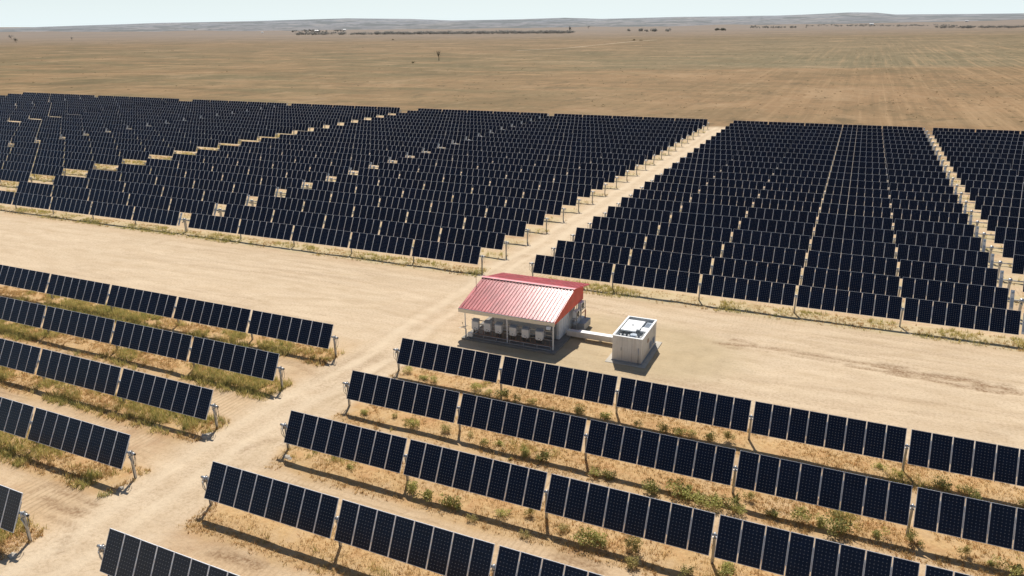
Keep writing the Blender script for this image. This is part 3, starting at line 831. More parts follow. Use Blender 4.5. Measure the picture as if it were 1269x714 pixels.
rf = roof_sheet('roof', EAVE_F, RIDGE, HXL, HXR)
rb = roof_sheet('roof', (EAVE_B[0], EAVE_B[1]), RIDGE, HXL, HXR)
bm = bmesh.new()
for s, (a, b) in enumerate((((53.56, 3.842), (53.77, 3.862)), ((53.77, 3.862), (54.06, 3.815)))):
    prism(bm, [a, b, (b[0], b[1] + .012), (a[0], a[1] + .012)], HXL - .05, HXR + .06)
hobj('ridge_cap', bm, M['roof'], rf)
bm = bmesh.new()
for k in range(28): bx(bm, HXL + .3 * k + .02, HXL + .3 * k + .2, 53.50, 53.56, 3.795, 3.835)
hobj('ridge_gap_shade', bm, M['dark'], rf)  # dark blocks standing in for the shade in the gaps under the cap
bm = bmesh.new()
bx(bm, HXL - .02, HXR + .02, EAVE_F[0] - .03, EAVE_F[0] + .02, EAVE_F[1] - .34, EAVE_F[1] - .015)
hobj('fascia', bm, M['cream'])
bm = bmesh.new()
tube(bm, (HXL, EAVE_F[0] - .055, EAVE_F[1] - .012), (HXR, EAVE_F[0] - .055, EAVE_F[1] - .012), .022, 8)
hobj('gutter', bm, M['bluegrey'])
def gable(x, sgn):
    bm = bmesh.new()
    yb = 55.95; ztop = lambda y: EAVE_F[1] + (RIDGE[1] - EAVE_F[1]) * (y - EAVE_F[0]) / (RIDGE[0] - EAVE_F[0]) if y <= RIDGE[0] else RIDGE[1] + (EAVE_B[1] - RIDGE[1]) * (y - RIDGE[0]) / (EAVE_B[0] - RIDGE[0])
    y = EAVE_F[0] + .03; n = 0; P_ = []
    while y < yb:
        for dy, h in ((0, 0), (.20, 0), (.225, .035), (.275, .035)):
            if y + dy < yb: P_.append((y + dy, h))
        y += .30
    P_.append((yb, 0))
    lo = lambda y: 2.26 + .0 * y
    A = [bm.verts.new((x + sgn * h, y, lo(y))) for y, h in P_]
    B = [bm.verts.new((x + sgn * h, y, max(ztop(y) - .02, lo(y) + .02))) for y, h in P_]
    for k in range(len(P_) - 1): bm.faces.new((A[k], A[k + 1], B[k + 1], B[k]))
    bmesh.ops.recalc_face_normals(bm, faces=bm.faces[:])
    bmesh.ops.solidify(bm, geom=bm.faces[:], thickness=.01)
    return hobj('gable', bm, M['gable'])
bm = bmesh.new()
prism(bm, [(49.32, 2.44), (53.74, 3.735), (57.7, 2.955), (57.7, 2.965), (53.74, 3.75), (49.32, 2.455)], HXL + .06, HXR - .06)
hobj('bounce_liner', bm, plain('pale_bounce_liner', (.82, .84, .85), .6, 0, .1))  # pale sheet added under the roof to lighten the space below
gable(HXR - .03, 1); gable(HXL + .03, -1)
bm = bmesh.new()
bx(bm, HXR - .02, HXR + .035, 55.95, EAVE_B[0], EAVE_B[1] - .02, EAVE_B[1] + .38)
bm.free()
bm = bmesh.new(); bx(bm, -27.3, -19.1, 48.75, 56.3, -.25, .13, 0, .02); hobj('slab', bm, M['concrete'])
bm = bmesh.new()
for x in (-27.2,): pass
for x, w in ((HXR - .14, .085), (-23.4, .075), (HXL + .55, .06)):
    bm = bmesh.new(); bx(bm, x - w / 2, x + w / 2, 49.3, 49.3 + w, .13, EAVE_F[1] - .0); hobj('post', bm, M['white'])
for x in (HXR - .14, -23.4, HXL + .3):
    bm = bmesh.new(); bx(bm, x - .05, x + .05, 55.75, 55.85, .13, 3.35); hobj('post', bm, M['white'])
for x in (HXR - .14, -23.4, HXL + .3):
    bm = bmesh.new()
    prism(bm, [(49.3, 2.34), (53.7, 3.64), (55.85, 3.22), (55.85, 3.34), (53.7, 3.78), (49.3, 2.46)], x - .04, x + .04); hobj('rafter', bm, M['galv'])
# the white equipment room under the roof
bm = bmesh.new()
bx(bm, -25.6, -19.75, 51.5, 55.2, .14, 2.98)
for x in np.arange(-25.3, -19.9, .6): bx(bm, x - .02, x + .02, 51.47, 51.499, .2, 2.9)
for y in np.arange(51.8, 55.1, .6): bx(bm, -19.749, -19.72, y - .02, y + .02, .2, 3.0)
room = hobj('equipment_room', bm, plain('grey_white_cladding', (.80, .83, .85), .5, 0, .15))
bm = bmesh.new(); bx(bm, -20.9, -20.0, 51.42, 51.465, .16, 2.2); dr = hobj('door', bm, M['grey'], room)
bm = bmesh.new(); bx(bm, -20.82, -20.74, 51.35, 51.415, 1.1, 1.2); hobj('handle', bm, M['dark'], dr)
# bracing rail that carries the inverters
bm = bmesh.new()
for z in (.62, 1.02, 1.36): bx(bm, -26.95, -19.6, 49.92, 49.98, z, z + .06)
for x in np.arange(-26.8, -19.6, 1.2): bx(bm, x - .03, x + .03, 49.985, 50.045, .13, 1.46)
hobj('mounting_rack', bm, M['galv'])
bm = bmesh.new()
for x in np.arange(-26.6, -19.5, .42): tube(bm, (x, 49.72, .13), (x, 49.80, .66), .028, 8)
tube(bm, (-26.8, 49.72, .22), (-19.6, 49.72, .22), .05, 8); tube(bm, (-26.8, 49.6, .30), (-19.6, 49.6, .30), .035, 8)
hobj('conduit', bm, M['rust'])
bm = bmesh.new()
for z in (.20, .48): tube(bm, (-26.6, 49.05, z), (-19.5, 49.05, z), .025, 8)
for x in np.linspace(-26.6, -19.5, 7): tube(bm, (x, 49.05, .13), (x, 49.05, .50), .025, 8)
hobj('guard_rail', bm, M['galv'])

# six inverters on the rack
def inverter_meshes():
    bm = bmesh.new()
    w, h, d = .60, .72, .32
    pr = [(-w / 2 + .05, 0), (w / 2 - .05, 0), (w / 2, .07), (w / 2, h), (-w / 2, h), (-w / 2, .07)]
    A = [bm.verts.new((x, -d, z)) for x, z in pr]; B = [bm.verts.new((x, 0, z)) for x, z in pr]
    n = len(pr)
    for k in range(n): bm.faces.new((A[k], A[(k + 1) % n], B[(k + 1) % n], B[k]))
    bm.faces.new(A[::-1]); bm.faces.new(B)
    bmesh.ops.recalc_face_normals(bm, faces=bm.faces[:])
    bmesh.ops.bevel(bm, geom=[e for e in bm.edges], offset=.018, segments=2, affect='EDGES')
    body = mesh_of('body', bm, M['white'])
    bm = bmesh.new()
    box(bm, (0, -d * .30, h + .10), (w * .98, d * 1.2, .03), 0, Matrix.Rotation(.22, 3, 'X'), .006)
    bx(bm, -w * .46, w * .46, -.02, .03, h + .004, h + .16)
    cover = mesh_of('sun_cover', bm, M['bluegrey'])
    bm = bmesh.new()
    bx(bm, -.035, .035, -d - .012, -d - .001, .14, .19, 0); tube(bm, (.16, -d - .001, .10), (.16, -d - .03, .10), .03, 10)
    display = mesh_of('display', bm, M['dark'])
    bm = bmesh.new()
    for k in range(5): tube(bm, (-.2 + .1 * k, -.17, 0.0), (-.2 + .1 * k, -.16, -.32), .018, 8)
    cab = mesh_of('cable', bm, M['dark'])
    return body, cover, display, cab
INV = inverter_meshes()
INVX = [-26.45, -25.35, -24.33, -23.05, -21.95, -20.75]
INVL = ['leftmost white inverter on the rack, beside the satellite dish', 'white inverter second from the left on the hut rack', 'white inverter below the orange red box, left of the middle post',
        'white inverter just right of the middle post of the hut', 'white inverter second from the right on the hut rack', 'rightmost white inverter on the rack, beside the white corner post']
for x, l in zip(INVX, INVL):
    e = empty('inverter', (x, 49.90, hz + .66), l, 'inverter', 'inverters on the rack under the red roof')
    for nm, me in zip(('body', 'sun_cover', 'display', 'cable'), INV): put(nm, me, e, (0, 0, 0))

def single(name, bm, mats, label, cat, loc=(0, 0, 0), group=None):
    o = obj(name, bm, mats, None, loc); return tag(o, label, cat, group)
# orange red box on the room's front wall
e = empty('alarm_box', (-24.75, 51.2, hz + 1.5), 'orange red box hanging under the roof, left of the middle post', 'box')
bm = bmesh.new(); bx(bm, -.24, .24, -.12, .12, 0, .85, 0, .015); obj('case', bm, M['orange'], e)
bm = bmesh.new(); bx(bm, -.16, .16, -.135, -.121, .28, .44); obj('label_plate', bm, M['white'], e)
bm = bmesh.new(); bx(bm, -.03, .03, .121, .28, .1, .7); obj('bracket', bm, M['galv'], e)
# floodlight under the right corner of the eave
e = empty('floodlight', (-19.75, 49.2, hz + 2.02), 'small white floodlight under the right corner of the red roof', 'floodlight')
bm = bmesh.new(); box(bm, (0, -.1, 0), (.34, .16, .26), 0, Matrix.Rotation(-.5, 3, 'X'), .02); obj('housing', bm, M['white'], e)
bm = bmesh.new(); bx(bm, -.02, .02, -.04, .1, .05, .24); obj('bracket', bm, M['galv'], e)
# satellite dish at left front corner
e = empty('satellite_dish', (-26.95, 49.0, hz), 'small white satellite dish on a short pole at the left front corner of the hut', 'satellite dish')
bm = bmesh.new()
nrm = Vector((-.35, .25, .9)).normalized(); q = nrm.to_track_quat('Z', 'Y').to_matrix()
rings = []
for k in range(6):
    rr_ = .42 * k / 5
    rings.append([bm.verts.new(Vector((-.25, 0, .95)) + q @ Vector((rr_ * math.cos(a) if k else 0, rr_ * math.sin(a) if k else 0, .5 * rr_ * rr_))) for a in [2 * math.pi * j / 24 for j in range(24 if k else 1)]])
for a, b in zip(rings, rings[1:]):
    for j in range(24):
        bm.faces.new((a[0], b[j], b[(j + 1) % 24])) if len(a) == 1 else bm.faces.new((a[j], b[j], b[(j + 1) % 24], a[(j + 1) % 24]))
bmesh.ops.solidify(bm, geom=bm.faces[:], thickness=.015)
obj('dish', bm, M['white'], e)
bm = bmesh.new(); tube(bm, (0, 0, -.05), (0, 0, .85), .03, 10); tube(bm, (0, 0, .85), (-.25, 0, .95), .025, 8); obj('pole', bm, M['galv'], e)
bm = bmesh.new(); tube(bm, (-.25, 0, .95), Vector((-.25, 0, .95)) + nrm * .34, .012, 6); tube(bm, Vector((-.25, 0, .95)) + nrm * .34, Vector((-.25, 0, .95)) + nrm * .42, .04, 8); obj('feed_arm', bm, M['dark'], e)
# pale junction cabinet with pipes at left corner
e = empty('junction_box', (-26.55, 48.95, hz + .13), 'pale junction box with bent pipes on the left front corner of the slab', 'junction box')
bm = bmesh.new(); bx(bm, -.2, .2, -.1, .1, .18, .5, 0, .015); obj('case', bm, M['white'], e)
bm = bmesh.new(); tube(bm, (-.1, 0, 0), (-.1, 0, .18), .03, 8); tube(bm, (.1, 0, 0), (.1, 0, .18), .03, 8); tube(bm, (.2, 0, .35), (.55, .2, .62), .03, 8); tube(bm, (.55, .2, .62), (.62, .6, .62), .03, 8)
obj('pipe', bm, M['galv'], e)
# antenna at left end of the roof
e = empty('antenna', (HXL + .1, 53.2, hz + 3.6), 'thin dark antenna rod at the left end of the red roof', 'antenna')
bm = bmesh.new(); tube(bm, (0, -.9, -.35), (0, -.9, .75), .022, 8); obj('rod', bm, M['rust'], e)
bm = bmesh.new(); bx(bm, -.06, .06, -.96, -.84, -.36, -.2); obj('bracket', bm, M['rust'], e)
# cooling rack at right rear of the hut
def cooling_unit(loc, label):
    e = empty('cooling_unit', loc, label, 'cooling unit', 'cooling units at right rear of the hut')
    bm = bmesh.new(); bx(bm, -.16, .16, -.4, .4, 0, .62, 0, .02); obj('case', bm, M['white'], e)
    bm = bmesh.new(); tube(bm, (.161, 0, .31), (.185, 0, .31), .25, 20)
    f = obj('fan_grille', bm, M['fan'], e)
    bm = bmesh.new(); tube(bm, (.1855, 0, .31), (.20, 0, .31), .06, 12); obj('hub', bm, M['galv'], f)
cooling_unit((-19.25, 54.1, hz + 1.25), 'lower white cooling unit with black fan on the right side of the hut')
cooling_unit((-19.25, 55.25, hz + 1.62), 'upper rear white cooling unit with black fan on the right side of the hut')
e = empty('cooling_rack', (-19.25, 54.7, hz), 'grey steel rack carrying the cooling units on the right side of the hut', 'rack')
for x in (-.2, .2):
    for y in (-1.05, .02, 1.05):
        bm = bmesh.new(); bx(bm, x - .025, x + .025, y - .025, y + .025, .13, 2.22); obj('leg', bm, M['galv'], e)
bm = bmesh.new()
for y0, y1, z in ((-1.075, .0, 1.19), (.05, 1.075, 1.56), (-1.075, 1.075, .72)): bx(bm, -.18, .18, y0, y1, z, z + .05)
obj('shelf', bm, M['galv'], e)
bm = bmesh.new(); bx(bm, -.5, .5, -.7, .9, .135, .75, 0, .02)
single('battery_cabinet', bm, M['grey'], 'low dark grey cabinet at the foot of the cooling rack', 'cabinet', (-19.0, 54.75, hz - 0.0))
bm = bmesh.new(); tube(bm, (-.02, -.35, .0), (-.02, .55, .0), .035, 8); tube(bm, (-.02, .55, 0), (-.02, .55, -.75), .035, 8)
single('orange_pipe', bm, M['orange'], 'short orange pipe beside the cooling units of the hut', 'pipe', (-18.92, 55.0, hz + 1.45))

# raised cable duct to the transformer enclosure
e = empty('cable_duct', (-17.2, 52.6, hz), 'white raised cable duct between the hut and the transformer enclosure', 'cable duct')
bm = bmesh.new(); bx(bm, -2.25, 2.46, -.24, .24, .22, .66, 0, .012)
for x in np.arange(-1.9, 2.4, .8): bx(bm, x - .015, x + .015, -.25, .25, .215, .668)
obj('casing', bm, M['white_dirty'], e)
bm = bmesh.new(); bx(bm, -1.3, 2.47, -.27, .27, .672, .70); obj('lid', bm, M['white'], e)
for x in (-2.0, -.7, .6, 1.9):
    bm = bmesh.new(); bx(bm, x - .05, x + .05, -.2, .2, -.1, .215); obj('leg', bm, M['galv'], e)

# transformer enclosure
TX0, TX1, TY0, TY1, TH_ = -14.72, -12.45, 49.62, 53.95, 2.05
tz = gzf(-13.5, 52)
tr = empty('transformer_enclosure', (-13.585, 51.785, tz), 'pale ribbed transformer enclosure with open top right of the hut', 'transformer')
O = Vector((-13.585, 51.785, 0))
tobj = lambda n, bm, m, p=tr: hobj(n, bm, m, p)
w = .07
def wall(x0, x1, y0, y1, axis, out):
    bm = bmesh.new(); bx(bm, x0, x1, y0, y1, .12, TH_)
    if axis == 'x':
        for x in np.arange(x0 + .18, x1 - .1, .19): bx(bm, x - .035, x + .035, min(y0, y0 + out) if out < 0 else y1 + .0005, y0 - .0005 if out < 0 else y1 + out, .16, TH_ - .06)
    else:
        for y in np.arange(y0 + .18, y1 - .1, .22): bx(bm, x1 + .0005 if out > 0 else x0 + out, x1 + out if out > 0 else x0 - .0005, y - .035, y + .035, .16, TH_ - .06)
    tobj('side_panel', bm, M['white_dirty'])
wall(TX0, TX1, TY0, TY0 + w, 'x', -.022); wall(TX0, TX1, TY1 - w, TY1, 'x', .022)
wall(TX0, TX0 + w, TY0 + w + .002, TY1 - w - .002, 'y', -.022); wall(TX1 - w, TX1, TY0 + w + .002, TY1 - w - .002, 'y', .022)
bm = bmesh.new()
for x0, x1, y0, y1 in ((TX0 - .04, TX1 + .04, TY0 - .04, TY0 + .11), (TX0 - .04, TX1 + .04, TY1 - .11, TY1 + .04), (TX0 - .04, TX0 + .11, TY0 + .112, TY1 - .112), (TX1 - .11, TX1 + .04, TY0 + .112, TY1 - .112)):
    bx(bm, x0, x1, y0, y1, TH_ + .002, TH_ + .05)
tobj('top_rim', bm, M['white'])
bm = bmesh.new(); bx(bm, TX0 + .08, TX1 - .08, TY0 + .08, TY1 - .08, .9, 1.5); tobj('inner_deck', bm, plain('pale_grey_deck', (.56, .59, .60), .5, 0, .2))
bm = bmesh.new(); bx(bm, TX0 + .16, TX1 - .75, TY0 + 1.95, TY1 - .55, TH_ - .12, TH_ - .02); bx(bm, TX0 + .12, TX1 - .95, TY0 + 1.55, TY0 + 1.945, TH_ - .14, TH_ - .04); cov = tobj('top_cover', bm, M['white'])
bm = bmesh.new(); tube(bm, (TX0 + .8, TY0 + 2.7, TH_ - .019), (TX0 + .8, TY0 + 2.7, TH_ + .02), .09, 12); tobj('vent_cap', bm, M['grey'], cov)
bm = bmesh.new(); bx(bm, TX1 - .66, TX1 - .2, TY0 + 1.9, TY0 + 2.7, TH_ - .2, TH_ - .08); tobj('small_cover', bm, M['white'])
bm = bmesh.new(); bx(bm, TX1 - .66, TX1 - .16, TY0 + 2.85, TY1 - .3, TH_ - .4, TH_ - .18)
for k in range(5): bx(bm, TX1 - .62, TX1 - .2, TY0 + 2.95 + k * .2, TY0 + 3.02 + k * .2, TH_ - .179, TH_ - .13)
tobj('cooler', bm, M['bluegrey'])
for k in range(2):
    for j in range(6):
        bm = bmesh.new(); x = TX0 + .35 + j * .31; y = TY0 + .42 + k * .55
        for i in range(4): tube(bm, (x, y, 1.5 + i * .1), (x, y, 1.56 + i * .1), .075, 10); tube(bm, (x, y, 1.56 + i * .1), (x, y, 1.60 + i * .1), .04, 8)
        tobj('bushing', bm, M['white'])
bm = bmesh.new()
tube(bm, (TX0 + 1.3, TY0 + 1.15, 1.5), (TX0 + 1.3, TY0 + 1.15, 1.9), .26, 16); tobj('conservator', bm, M['bluegrey'])
bm = bmesh.new(); bx(bm, TX1 + .0235, TX1 + .04, TY0 + 1.55, TY0 + 1.85, 1.2, 1.5); tobj('warning_plate', bm, M['rust'])
for y in (TY0 + 2.5, TY0 + 3.4):
    bm = bmesh.new(); bx(bm, TX1 + .0235, TX1 + .045, y - .3, y + .3, .45, .95)
    for k in range(6): box(bm, (TX1 + .055, y, .50 + k * .08), (.05, .58, .012), 0, Matrix.Rotation(.6, 3, 'Y'))
    tobj('vent', bm, M['grey'])
bm = bmesh.new()
for x in (TX0 + .75, TX0 + 1.52): bx(bm, x - .008, x + .008, TY0 - .026, TY0 - .0225, .16, TH_ - .06)
bx(bm, TX0 + .68, TX0 + .71, TY0 - .05, TY0 - .0227, .95, 1.2)
tobj('door_seam', bm, M['grey'])
bm = bmesh.new(); tube(bm, (TX0 + 2.05, TY0 - .06, .05), (TX0 + 2.05, TY0 - .06, 1.3), .03, 8); tube(bm, (TX0 + 2.05, TY0 - .06, 1.3), (TX0 + 2.05, TY0 + .05, 1.36), .03, 8); tobj('conduit', bm, M['galv'])
bm = bmesh.new(); bx(bm, TX0 - .05, TX1 + .05, TY0 - .05, TY1 + .05, .05, .118); tobj('plinth', bm, M['grey'])
bm = bmesh.new(); bx(bm, TX0 - .42, TX1 + .42, TY0 - .5, TY1 + .55, -.25, .045, 0, .015); tobj('pad', bm, M['concrete_pale'])

# pale stones by the row ends
for i, (px, py, s) in enumerate(((255.5, 541.5, .28), (260, 539, .2), (150.5, 605.5, .16), (355, 567, .2), (359, 569, .16), (15.5, 689, .2), (1150, 399, .3))):
    if i == 6: continue
    w_ = ground_at(px, py)
    bm = bmesh.new(); bmesh.ops.create_icosphere(bm, subdivisions=2, radius=1)
    for v in bm.verts:
        k = 1 + .25 * math.sin(5 * v.co.x + i) * math.cos(4 * v.co.y + 2 * i); v.co = Vector((v.co.x * s * k * 1.2, v.co.y * s * k, v.co.z * s * k * .7))
    lab = ['pale stone at the right end of third lower left row, bigger of the pair', 'pale stone at the right end of third lower left row, smaller of the pair', 'pale stone at the right end of fourth lower left row',
           'pale stone at left end of third lower right row, left of the pair', 'pale stone at left end of third lower right row, right of the pair', 'pale stone at the right end of fifth lower left row'][i]
    single('stone', bm, M['stone'], lab, 'stone', w_, 'pale stones at the row ends')

# ------------------------------------------------------------------ trees and scrub of the plain
def tree(name, px, py, hpx, label, cols, n=900, lobes=7, wide=.5, group=None, bare=False):
    w_ = ground_at(px, py); dist = (w_ - CAM).length
    h = hpx * dist / F_PX
    e = empty(name, w_, label, 'tree', group)
    bm = bmesh.new(); r_ = random.Random(int(px * 7 + py))
    tube(bm, (0, 0, -.4), (0, 0, h * .5), h * .035, 8, 0, h * .02)
    for k in range(7):
        a = r_.uniform(0, 6.28); z = h * r_.uniform(.28, .5); L = h * r_.uniform(.25, .45)
        tip = (math.cos(a) * L * wide, math.sin(a) * L * wide, z + L)
        tube(bm, (0, 0, z), tip, h * .016, 6, 0, h * .006)
        for j in range(2):
            b = a + r_.uniform(-.9, .9); q_ = (tip[0] * .6 + math.cos(b) * L * .35, tip[1] * .6 + math.sin(b) * L * .35, z + L * r_.uniform(.7, 1.2))
            tube(bm, (tip[0] * .6, tip[1] * .6, z + L * .6), q_, h * .009, 5, 0, h * .004)
    obj('trunk', bm, M['bark'], e)
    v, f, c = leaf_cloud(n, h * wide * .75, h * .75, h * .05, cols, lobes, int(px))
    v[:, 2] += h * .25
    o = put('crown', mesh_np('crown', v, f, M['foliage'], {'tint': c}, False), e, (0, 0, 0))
TREE_D = np.array([[.14, .14, .115], [.17, .165, .135], [.12, .12, .10]])
TREE_H = np.array([[.30, .29, .265], [.35, .335, .305], [.26, .255, .235]])  # far tree colours, paled and greyed with painted-in haze
DEADC = np.array([[.28, .235, .165], [.34, .285, .205]])
tree('bare_tree', 544, 75, 12.5, 'lone sparse tree standing out on the open plain', DEADC, 160, 7, .42)
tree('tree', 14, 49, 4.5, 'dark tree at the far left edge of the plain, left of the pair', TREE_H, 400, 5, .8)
tree('tree', 20, 53, 5, 'dark tree at the far left edge of the plain, right of the pair', TREE_D, 400, 5, .8)
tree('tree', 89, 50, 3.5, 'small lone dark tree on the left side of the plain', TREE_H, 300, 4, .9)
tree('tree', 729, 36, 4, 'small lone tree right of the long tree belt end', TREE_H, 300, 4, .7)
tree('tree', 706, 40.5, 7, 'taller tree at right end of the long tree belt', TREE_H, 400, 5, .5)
def thicket(name, pts_, label, cols, kind='stuff', cat='trees', seed=3):
    """many crowns seen as one mass: (px, py, height px, width factor)"""
    V, Fc, C_ = [], [], []; off = 0
    for i, (px, py, hp, wd) in enumerate(pts_):
        w_ = ground_at(px, py); h = hp * (w_ - CAM).length / F_PX
        v, f, c = leaf_cloud(110, h * wd, h * .9, h * .17, cols, 4, seed * 100 + i)
        V.append(v + np.array(w_) - np.array([0, 0, .1 * h])); Fc.append(f + off); C_.append(c); off += len(v)
    o = link(bpy.data.objects.new(name, mesh_np(name, np.concatenate(V), np.concatenate(Fc), M['foliage'], {'tint': np.concatenate(C_)}, False)))
    return tag(o, label, cat, kind=kind)
R3 = random.Random(5)
belt = [(365 + 345 * (k / 170) + R3.uniform(-2, 2), 43.5 - 2.4 * k / 170 + R3.uniform(-.5, .4), R3.uniform(2.6, 4.4), R3.uniform(.8, 1.4)) for k in [j * .5 for j in range(340)] if k > 50 or R3.random() < .45]
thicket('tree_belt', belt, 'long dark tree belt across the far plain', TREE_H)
grove = [(R3.uniform(362, 405), R3.uniform(39, 41), R3.uniform(2, 3.6), .7) for k in range(18)] + [(R3.uniform(415, 432), R3.uniform(38.5, 39.5), R3.uniform(1.5, 3), .7) for k in range(8)]
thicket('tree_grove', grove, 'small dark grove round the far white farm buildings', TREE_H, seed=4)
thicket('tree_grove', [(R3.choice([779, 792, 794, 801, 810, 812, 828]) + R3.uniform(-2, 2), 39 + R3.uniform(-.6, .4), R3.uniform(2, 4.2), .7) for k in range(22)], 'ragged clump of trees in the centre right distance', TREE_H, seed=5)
thicket('tree_grove', [(R3.uniform(886, 902), 37.6 + R3.uniform(-.5, .5), R3.uniform(2, 3.4), .8) for k in range(14)], 'compact dark clump of trees near the right distance', TREE_D, seed=6)
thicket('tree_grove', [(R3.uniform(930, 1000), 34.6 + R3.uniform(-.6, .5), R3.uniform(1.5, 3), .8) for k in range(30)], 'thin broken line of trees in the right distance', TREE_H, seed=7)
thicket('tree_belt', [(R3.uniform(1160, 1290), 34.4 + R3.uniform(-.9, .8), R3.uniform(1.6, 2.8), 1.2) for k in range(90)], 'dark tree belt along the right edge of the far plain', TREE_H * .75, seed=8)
thicket('tree_belt', [(1000 + 190 * R3.random(), 32.2 + R3.uniform(-.7, .7), R3.uniform(1.2, 2), 1.2) for k in range(90)], 'low dusky tree belt below the right hills', TREE_H, seed=9)
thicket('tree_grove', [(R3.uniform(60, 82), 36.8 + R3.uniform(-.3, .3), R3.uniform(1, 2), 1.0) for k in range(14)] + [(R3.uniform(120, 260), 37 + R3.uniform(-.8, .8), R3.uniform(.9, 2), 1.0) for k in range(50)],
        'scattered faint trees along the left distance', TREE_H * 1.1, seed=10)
SCRUBC = np.array([[.075, .072, .035], [.10, .09, .045], [.13, .115, .055]])
sc = []
for k in range(1100):
    px = R3.uniform(0, 1269); py = 52 + 100 * R3.random() ** .9
    lim = 108 + (px / 1269) * 44
    if py > lim: continue
    if px < 520 and R3.random() < .6: continue
    sc.append((px, py, R3.uniform(.4, 1.1) * (.55 + (py - 50) / 140), R3.uniform(1.0, 2.6)))
thicket('scrub', sc, 'dark low scrub dotted over the dry plain', SCRUBC, cat='scrub', seed=11)
def bush(px, py, hp, wd, label, cols=SCRUBC, seed=0):
    w_ = ground_at(px, py); h = hp * (w_ - CAM).length / F_PX
    v, f, c = leaf_cloud(420, h * wd, h, h * .11, cols, 6, 500 + seed)
    o = put('bush', mesh_np('bush', v, f, M['foliage'], {'tint': c}, False), None, w_ - Vector((0, 0, .08 * h)))
    tag(o, label, 'bush')
bush(512, 78.5, 2.4, 1.3, 'low dark bush on the plain left of the lone bare tree', SCRUBC * .8, 1)
bush(488, 49.8, 1.6, 1.4, 'tiny dark bush far behind the lone bare tree', SCRUBC, 2)
bush(786, 50.6, 2.0, 1.2, 'dark bush beside the pale farm track, left of the pair', SCRUBC * .8, 3)
bush(794, 50.8, 1.5, 1.6, 'dark bush beside the pale farm track, right of the pair', SCRUBC * .8, 4)
bush(1232, 383, 0.1, 1, 'x', SCRUBC, 5) if False else None

def farm(px, py, wpx, hpx, label, depth=.6, roof='farm_roof'):
    w_ = ground_at(px, py); k = (w_ - CAM).length / F_PX
    W_, H_, D_ = wpx * k, hpx * k, wpx * k * depth
    e = empty('farm_building', w_, label, 'building', 'far white farm buildings')
    e.rotation_euler.z = -math.atan2(w_.x, w_.y)
    bm = bmesh.new(); bx(bm, -W_ / 2, W_ / 2, -D_ / 2, D_ / 2, -1, H_ * .62); wl = obj('wall', bm, M['farm_white'], e)
    bm = bmesh.new()
    for sg in (-1, 1):
        poly(bm, [(-W_ / 2 - .3, sg * (D_ / 2 + .3), H_ * .62), (W_ / 2 + .3, sg * (D_ / 2 + .3), H_ * .62), (W_ / 2 + .3, 0, H_), (-W_ / 2 - .3, 0, H_)])
    for sg in (-1, 1): poly(bm, [(sg * W_ / 2, -D_ / 2, H_ * .62), (sg * W_ / 2, D_ / 2, H_ * .62), (sg * W_ / 2, 0, H_ - .02)])
    obj('roof', bm, M[roof], e)
    bm = bmesh.new(); bx(bm, -W_ * .08, W_ * .08, -D_ / 2 - .05, -D_ / 2 - .01, 0, H_ * .45); obj('door', bm, M['window_dark'], e)
farm(40, 37, 8, 1.6, 'long low white farm building at the far left below the hills', .4)
farm(393, 39.5, 5, 1.8, 'white farm building beside the grove, left of the pair')
farm(427, 38, 3, 1.6, 'small white farm building beside the grove, right of the pair')
farm(325, 41, 2.2, 1.2, 'tiny pale shed left of the long tree belt')
farm(1147, 25.8, 5, 1.6, 'white building at the left of the far right settlement')
farm(1168, 24.8, 4, 1.4, 'white building in the middle of the far right settlement')
farm(1181, 24.6, 4, 1.4, 'white building right of centre in the far right settlement')
farm(1080, 31, 4, 1.6, 'pale farm building below the right hills, left of the settlement')
farm(1198, 27, 3, 1.2, 'small pale building at the right end of the far settlement')

# pale farm track and bare strips on the plain
def ribbon(name, pts_, wpx, col, label):
    bm = bmesh.new(); P_ = [ground_at(*p) for p in pts_]; Q = []
    for a, b in zip(P_, P_[1:]):
        for k in range(6): Q.append(a.lerp(b, k / 6))
    Q.append(P_[-1]); prev = None
    for i, p in enumerate(Q):
        d = (Q[min(i + 1, len(Q) - 1)] - Q[max(i - 1, 0)]); d.z = 0; d.normalize(); n = Vector((-d.y, d.x, 0)) * wpx * random.uniform(.6, 1.2)
        a, b = p + n, p - n
        a.z = gzf(a.x, a.y) + .12; b.z = gzf(b.x, b.y) + .12
        va, vb = bm.verts.new(a), bm.verts.new(b)
        if prev: bm.faces.new((prev[0], prev[1], vb, va))
        prev = (va, vb)
    bmesh.ops.recalc_face_normals(bm, faces=bm.faces[:])
    for f in bm.faces:
        if f.normal.z < 0: f.normal_flip()
    o = obj(name, bm, plain(name + '_soil', col, .95, 0, .3, .05)); tag(o, label, 'track', kind='structure')
ribbon('path', [(640, 63), (700, 60), (740, 56), (786, 51.5), (815, 49.5)], 2.6, (.44, .33, .19), 'pale farm track crossing the plain')

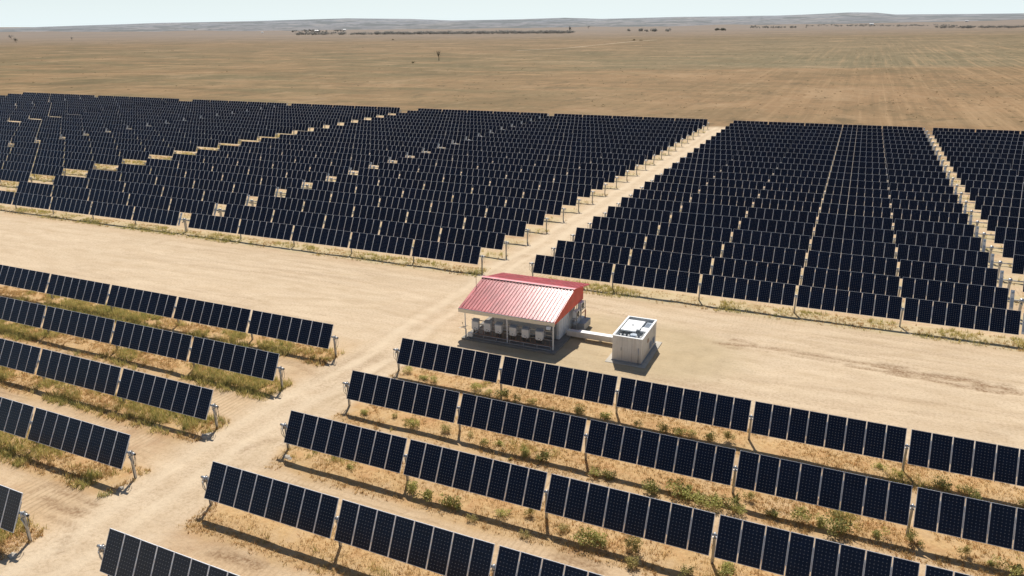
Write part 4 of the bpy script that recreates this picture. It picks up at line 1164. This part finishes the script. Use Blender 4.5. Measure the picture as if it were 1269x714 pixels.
# ------------------------------------------------------------------ camera, sun and sky
cam = bpy.data.cameras.new('camera'); co = link(bpy.data.objects.new('camera', cam))
cam.sensor_width = 36.0; cam.lens = F_PX / 1269 * 36; cam.clip_end = 60000; cam.clip_start = .5
Rm = Matrix((RIGHT, UP, -FWD)).transposed().to_4x4(); Rm.translation = CAM
co.matrix_world = Rm
scene.camera = co
sun = bpy.data.lights.new('sun', 'SUN'); so = link(bpy.data.objects.new('sun', sun))
sun.energy = 5.2; sun.angle = math.radians(.53); sun.color = (1, .955, .88)
so.rotation_euler = SUN_DIR.to_track_quat('Z', 'Y').to_euler(); so.location = (0, 0, 80)
wd = bpy.data.worlds.new('World'); scene.world = wd; wd.use_nodes = True
nt = wd.node_tree; bg = nt.nodes['Background']
sky = nt.nodes.new('ShaderNodeTexSky'); sky.sky_type = 'NISHITA'; sky.sun_disc = False
sky.sun_elevation = SUN_EL; sky.sun_rotation = SUN_AZ
sky.air_density = 1.0; sky.dust_density = 0.6; sky.ozone_density = 1.0; sky.altitude = 200
tc = nt.nodes.new('ShaderNodeTexCoord'); sx = nt.nodes.new('ShaderNodeSeparateXYZ'); nt.links.new(tc.outputs['Generated'], sx.inputs[0])
hz_ = nt.nodes.new('ShaderNodeMapRange'); hz_.interpolation_type = 'SMOOTHSTEP'; nt.links.new(sx.outputs[2], hz_.inputs[0])
hz_.inputs[1].default_value = .16; hz_.inputs[2].default_value = 0.0; hz_.inputs[3].default_value = 0.0; hz_.inputs[4].default_value = .97
mxs = nt.nodes.new('ShaderNodeMix'); mxs.data_type = 'RGBA'; nt.links.new(hz_.outputs[0], mxs.inputs[0]); nt.links.new(sky.outputs[0], mxs.inputs[6])
mxs.inputs[7].default_value = (11.2, 12.7, 13.1, 1)       # pale haze low over the horizon
nt.links.new(mxs.outputs[2], bg.inputs[0]); bg.inputs[1].default_value = .075
scene.view_settings.view_transform = 'Standard'; scene.view_settings.look = 'None'
scene.view_settings.exposure = 0; scene.view_settings.gamma = 1
scene.render.engine = 'CYCLES'
scene.cycles.max_bounces = 6
